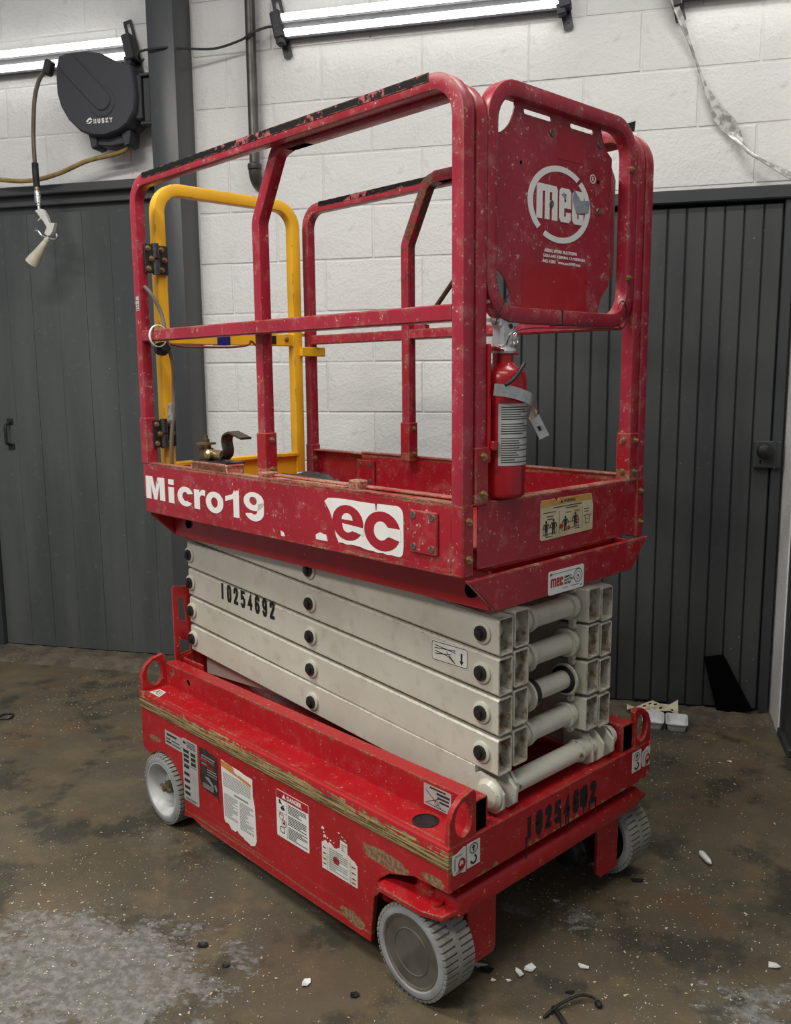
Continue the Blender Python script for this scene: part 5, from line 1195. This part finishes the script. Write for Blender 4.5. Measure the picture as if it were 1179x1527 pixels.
# platform front: warning decal and skirt label
F1 = at(FY, -.0125)
wp = [(.296, .958), (.300, .954), (.488, .957), (.490, .962), (.490, 1.012), (.482, 1.040), (.360, 1.041), (.352, 1.034), (.346, 1.0405), (.300, 1.0405), (.296, 1.036)]
w_ = slab(F1, wp, DECALY, 'warning_label', 'yellowed warning label with worker pictograms')
m = MB(); m.prism([(.2965, 1.0265), (.483, 1.0265), (.481, 1.0395), (.362, 1.0400), (.352, 1.0335), (.346, 1.0395), (.2965, 1.0395)], F1, .0009, .0012); m.build('amber_header', AMBER, w_, smooth=False)
m = MB(); m.text('WARNING', F1, .378, 1.0295, .420, 1.0365, .0012, .0015, bold=.02); m.prism([(.366, 1.0295), (.375, 1.0295), (.3705, 1.037)], F1, .0012, .0015)
bars(m, F1, [(.340, .445, 1.0205, 1.0225), (.385, .43, 1.0155, 1.0175), (.305, .35, 1.012, 1.0135), (.318, .342, 1.003, 1.005), (.32, .340, .997, .999), (.385, .405, 1.006, 1.0075), (.42, .440, 1.006, 1.0075), (.455, .475, 1.006, 1.0075), (.457, .473, 1.000, 1.0015), (.362, .363, .962, 1.014), (.448, .4488, .962, 1.014), (.315, .340, .9595, .961), (.42, .44, .9665, .968)])
def figure(u, v, s=1.0):
    m.curve([circ(u, v+.032*s, .0035*s, None, 10)], F1, .0009, .0013)
    m.prism([(u-.005*s, v+.012*s), (u+.005*s, v+.012*s), (u+.006*s, v+.028*s), (u-.006*s, v+.028*s)], F1, .0009, .0013)
    for q in (-1, 1):
        m.prism([(u+q*.0035*s-.0014*s, v), (u+q*.0035*s+.0014*s, v), (u+q*.0025*s+.002*s, v+.013*s), (u+q*.0025*s-.002*s, v+.013*s)], F1, .0009, .0013)
        m.prism([(u+q*.006*s, v+.027*s), (u+q*.012*s, v+.017*s), (u+q*.0135*s, v+.019*s), (u+q*.0085*s, v+.028*s)][::q], F1, .0009, .0013)
figure(.316, .962, .95); figure(.342, .964, .95); figure(.385, .966, .95); figure(.422, .970, .95)
def wire(a, b, wd=.0006):
    d = Vector((b[0]-a[0], b[1]-a[1])); n_ = Vector((-d.y, d.x)).normalized()*wd; m.prism([(a[0]-n_.x, a[1]-n_.y), (b[0]-n_.x, b[1]-n_.y), (b[0]+n_.x, b[1]+n_.y), (a[0]+n_.x, a[1]+n_.y)], F1, .0009, .0012)
for a, b in (((.306, .966), (.352, .967)), ((.306, .979), (.352, .980)), ((.306, .964), (.306, .982)), ((.352, .964), (.352, .982)), ((.372, .968), (.436, .972)), ((.39, .984), (.436, .986)), ((.436, .968), (.436, .986)), ((.453, .992), (.484, .992)), ((.459, .992), (.461, .974)), ((.477, .992), (.475, .974)), ((.461, .974), (.475, .974)), ((.462, .984), (.474, .984))): wire(a, b)
m.build('print', PRINT, w_, smooth=False)
m = MB(); m.curve([circ(.370, .978, .007, .006, 8)], F1, .0012, .0014); m.curve([circ(.397, .972, .005, .005, 8)], F1, .0012, .0014); m.curve([circ(.428, .980, .006, .003, 8)], F1, .0012, .0014); m.build('red_print', REDHEAD, w_, smooth=False)
F2 = at(FY, -.0018)
k_ = slab(F2, rrect(.314, .8335, .444, .8855, .005), DECALW, 'maker_label', 'white maker label with red mec letters on the skirt')
mec(MB(), F2, .321, .850, .366, .869, .0009, .0013).build('red_letters', REDHEAD, k_, smooth=False)
m = MB(); m.text('SIMPLY', F2, .371, .864, .398, .8690, .0009, .0013, bold=.02); m.text('ELECTRIC', F2, .371, .857, .406, .862, .0009, .0013, bold=.02); m.text('MORE', F2, .371, .850, .395, .855, .0009, .0013, bold=.02)
m.curve([circ(.422, .863, .016, .0155, 30), circ(.422, .863, .0145, .014, 30)], F2, .0009, .0013); m.curve([circ(.422, .863, .0095, .009, 24), circ(.422, .863, .0087, .0082, 24)], F2, .0009, .0013); m.curve([circ(.422, .862, .003, None, 10)], F2, .0009, .0013)
bars(m, F2, [(.322, .428, .8785, .8793), (.365, .385, .8425, .8433), (.395, .425, .8425, .8435), (.430, .437, .839, .841)]); m.prism([(.320, .8755), (.329, .8785), (.320, .8815)], F2, .0009, .0013); m.build('print', PRINT, k_, smooth=False)
# small label on the hinge post
HP = at(FX, -(XN-TW/2))
hp = slab(HP, [(-1.262, 1.492), (-1.246, 1.492), (-1.246, 1.532), (-1.262, 1.532)], DECALG, 'post_label', 'small grey label on the rear post'); bars(MB(), HP, [(-1.259, -1.249, v, v+.0025) for v in (.495+1, 1.502, 1.509, 1.52)]).build('print', PRINT, hp, smooth=False)

# ================================================================== THINGS ON THE LIFT
ROT = Matrix.Rotation(1.00805, 4, 'Z'); ORG = Vector((-.3039, 1.6092, 0))
def on_lift(name, p, label, cat):
    w = ORG+ROT @ Vector(p); return empty(name, w, 1.00805, label, cat)
EX = Vector((.1895, .030, 1.0590))
ex = on_lift('fire_extinguisher', EX, 'red fire extinguisher with loose steel strap held at the front post of the lift', 'extinguisher')
m = MB(); m.lathe((0, 0, 0), (0, 0, 1), [(0, .030), (.001, .040), (.006, .0460), (.012, .0478), (.235, .0478), (.248, .045), (.258, .037), (.264, .026), (.270, .021), (.290, .0205)], 40); m.build('cylinder', RED_EXT, ex)
m = MB(); a0, a1 = math.radians(-150), math.radians(-52); N = 18; vs = []
for i in range(N+1):
    a = a0+(a1-a0)*i/N
    for z in (.068, .190):
        vs += [((.0482)*math.cos(a), .0482*math.sin(a), z)]
m.add(vs, [(2*i, 2*i+2, 2*i+3, 2*i+1) for i in range(N)]); lb = m.build('label', DECALG, ex, 'grey printed label')
m = MB()
for i in range(24):
    z = .074+.0047*i; e = a1-.04 if rt_.random() > .4 else a0+(a1-a0)*rt_.uniform(.4, .9); s0 = a0+.12; K = 8; vs = []
    if i in (11, 17): continue
    for k in range(K+1):
        a = s0+(e-s0)*k/K; vs += [(.0485*math.cos(a), .0485*math.sin(a), z), (.0485*math.cos(a), .0485*math.sin(a), z+.0018)]
    m.add(vs, [(2*k, 2*k+2, 2*k+3, 2*k+1) for k in range(K)])
m.build('print', PRINT, lb)
m = MB(); m.lathe((0, 0, .288), (0, 0, 1), [(0, .0245), (.004, .026), (.010, .024), (.011, .016), (.016, .016)], 24); m.box(-.020, .020, -.014, .014, .300, .345, .005); vb = m.build('valve', SILVER, ex)
m = MB(); m.sweep(fillet([(.045, 0, .352), (.030, 0, .372), (-.060, 0, .386)], [0, .01, 0], 4), (0, 1, 0), .026, .006, rc=.0015); m.sweep(fillet([(.030, 0, .345), (-.050, 0, .352)], 0), (0, 1, 0), .024, .005, rc=.0015); m.prism([(-.026, .338), (.028, .338), (.045, .352), (.030, .368), (-.02, .374)], frame((0, -.013, 0), (1, 0, 0), (0, 0, 1)), -.026, 0, bev=.003); m.build('lever', SILVER, vb)
m = MB(); m.lathe((.020, -.004, .318), (.55, -.83, 0), [(0, .012), (.006, .0185), (.012, .0185), (.0125, .015), (.010, .0145), (.010, 0)], 24, cap=False); m.build('gauge', STEEL, vb)
m = MB(); m.cyl((.006, -.016, .340), (.006, -.011, .340), .005, 12); m.build('pin_hole', BLACK, vb)
m = MB(); m.box(-.0685, -.060, -.022, .022, .075, .305, .002); m.sweep(fillet([(-.064, 0, .285), (-.050, 0, .300), (-.015, 0, .292), (.028, 0, .287)], [0, .01, .01, 0], 4), (0, 1, 0), .036, .004, rc=.001); m.box(-.064, -.046, -.03, -.018, .100, .118, .002); m.build('wall_bracket', RED_EXT, ex)
m = MB(); N = 16; vs = []
Q = [(-.062, -.030, .218), (-.045, -.046, .215), (-.015, -.054, .208), (.020, -.056, .197), (.048, -.048, .183), (.062, -.030, .168), (.060, -.026, .155)]
m2 = MB(); m2.tube(Q, .004, 8, sub=5)
rings = []
PQ = [Vector(q) for q in Q]; fine = []
for i in range(len(PQ)-1):
    a = PQ[max(i-1, 0)]; b = PQ[i]; c = PQ[i+1]; d = PQ[min(i+2, len(PQ)-1)]
    for k in range(5): t = k/5; fine.append(.5*((2*b)+(c-a)*t+(2*a-5*b+4*c-d)*t*t+(3*b-a-3*c+d)*t**3))
fine.append(PQ[-1]); vs = []
for i, p in enumerate(fine):
    t = (fine[min(i+1, len(fine)-1)]-fine[max(i-1, 0)]).normalized(); out = Vector((p.x, p.y, 0)).normalized(); u = t.cross(out).normalized()
    if u.z < 0: u = -u
    vs += [p+u*.0115, p+u*.0115+out*.0018, p-u*.0115+out*.0018, p-u*.0115]
m.add(vs, [(4*i+k, 4*i+(k+1) % 4, 4*i+4+(k+1) % 4, 4*i+4+k) for i in range(len(fine)-1) for k in range(4)]+[(0, 1, 2, 3), tuple(reversed([4*(len(fine)-1)+k for k in range(4)]))])
st = m.build('strap', STEEL, ex, 'loose bright steel strap')
m = MB(); m.obox((.074, -.036, .140), Vector((.576, -.693, .45)), Vector((.77, .64, 0)), Vector((.29, -.35, -.89)), .0105, .001, .024, 0); m.build('buckle', STEEL, st)
MB().obox((.0735, -.0368, .137), Vector((.576, -.693, .45)), Vector((.77, .64, 0)), Vector((.29, -.35, -.89)), .003, .0012, .005, 0).build('buckle_slot', BLACK, st, smooth=False)
m = MB(); m.tube([(.012, -.044, .268), (-.005, -.050, .258), (-.03, -.052, .238), (-.05, -.048, .226)], .004, 8); m.build('tether', BLACK, ex, 'black tether cord')
MB().tube([(-.02, -.03, .40), (-.045, -.03, .37), (-.058, -.028, .34)], .0015, 6).build('tether', BLACK, ex, 'thin black tether wire')
# black mat lying on the platform deck
mt = MB(); pts = [(.375, .895), (.470, .868), (.540, .90), (.600, 1.10), (.575, 1.14), (.43, 1.165)]
vs = []; 
NX, NY = 10, 8
for i in range(NX+1):
    for j in range(NY+1):
        s, t = i/NX, j/NY; x = (.385*(1-s)+.465*s)*(1-t)+(.440*(1-s)+.61*s)*t; y = (.895*(1-s)+.868*s)*(1-t)+(1.165*(1-s)+1.118*s)*t
        vs.append((x-.47, y-1.0, .042+.004*math.sin(i*1.3+j*.7)-.012*max(0, abs(s-.5)*2-.6)+.006*math.sin(j*1.9)*s))
n1 = len(vs); vs += [(x, y, .0) for x, y, z in vs]
fs = [(i*(NY+1)+j, (i+1)*(NY+1)+j, (i+1)*(NY+1)+j+1, i*(NY+1)+j+1) for i in range(NX) for j in range(NY)]
fs += [tuple(reversed([n1+k for k in f])) for f in fs]
ring = [i*(NY+1) for i in range(NX+1)]+[NX*(NY+1)+j for j in range(1, NY+1)]+[i*(NY+1)+NY for i in range(NX-1, -1, -1)]+[j for j in range(NY-1, 0, -1)]
fs += [(ring[k], ring[k-1], n1+ring[k-1], n1+ring[k]) for k in range(len(ring))]
mt.add(vs, fs); o = mt.build('folded_tarp', simple('black_vinyl_tarp', (.022, .022, .024), .42, 0, (.035, .035, .036), 25, .3), None, 'black folded vinyl tarp lying on the lift platform', 'tarp', angle=60)
o.location = ORG+ROT @ Vector((.47, 1.0, .9555)); o.rotation_euler = (0, 0, 1.00805)
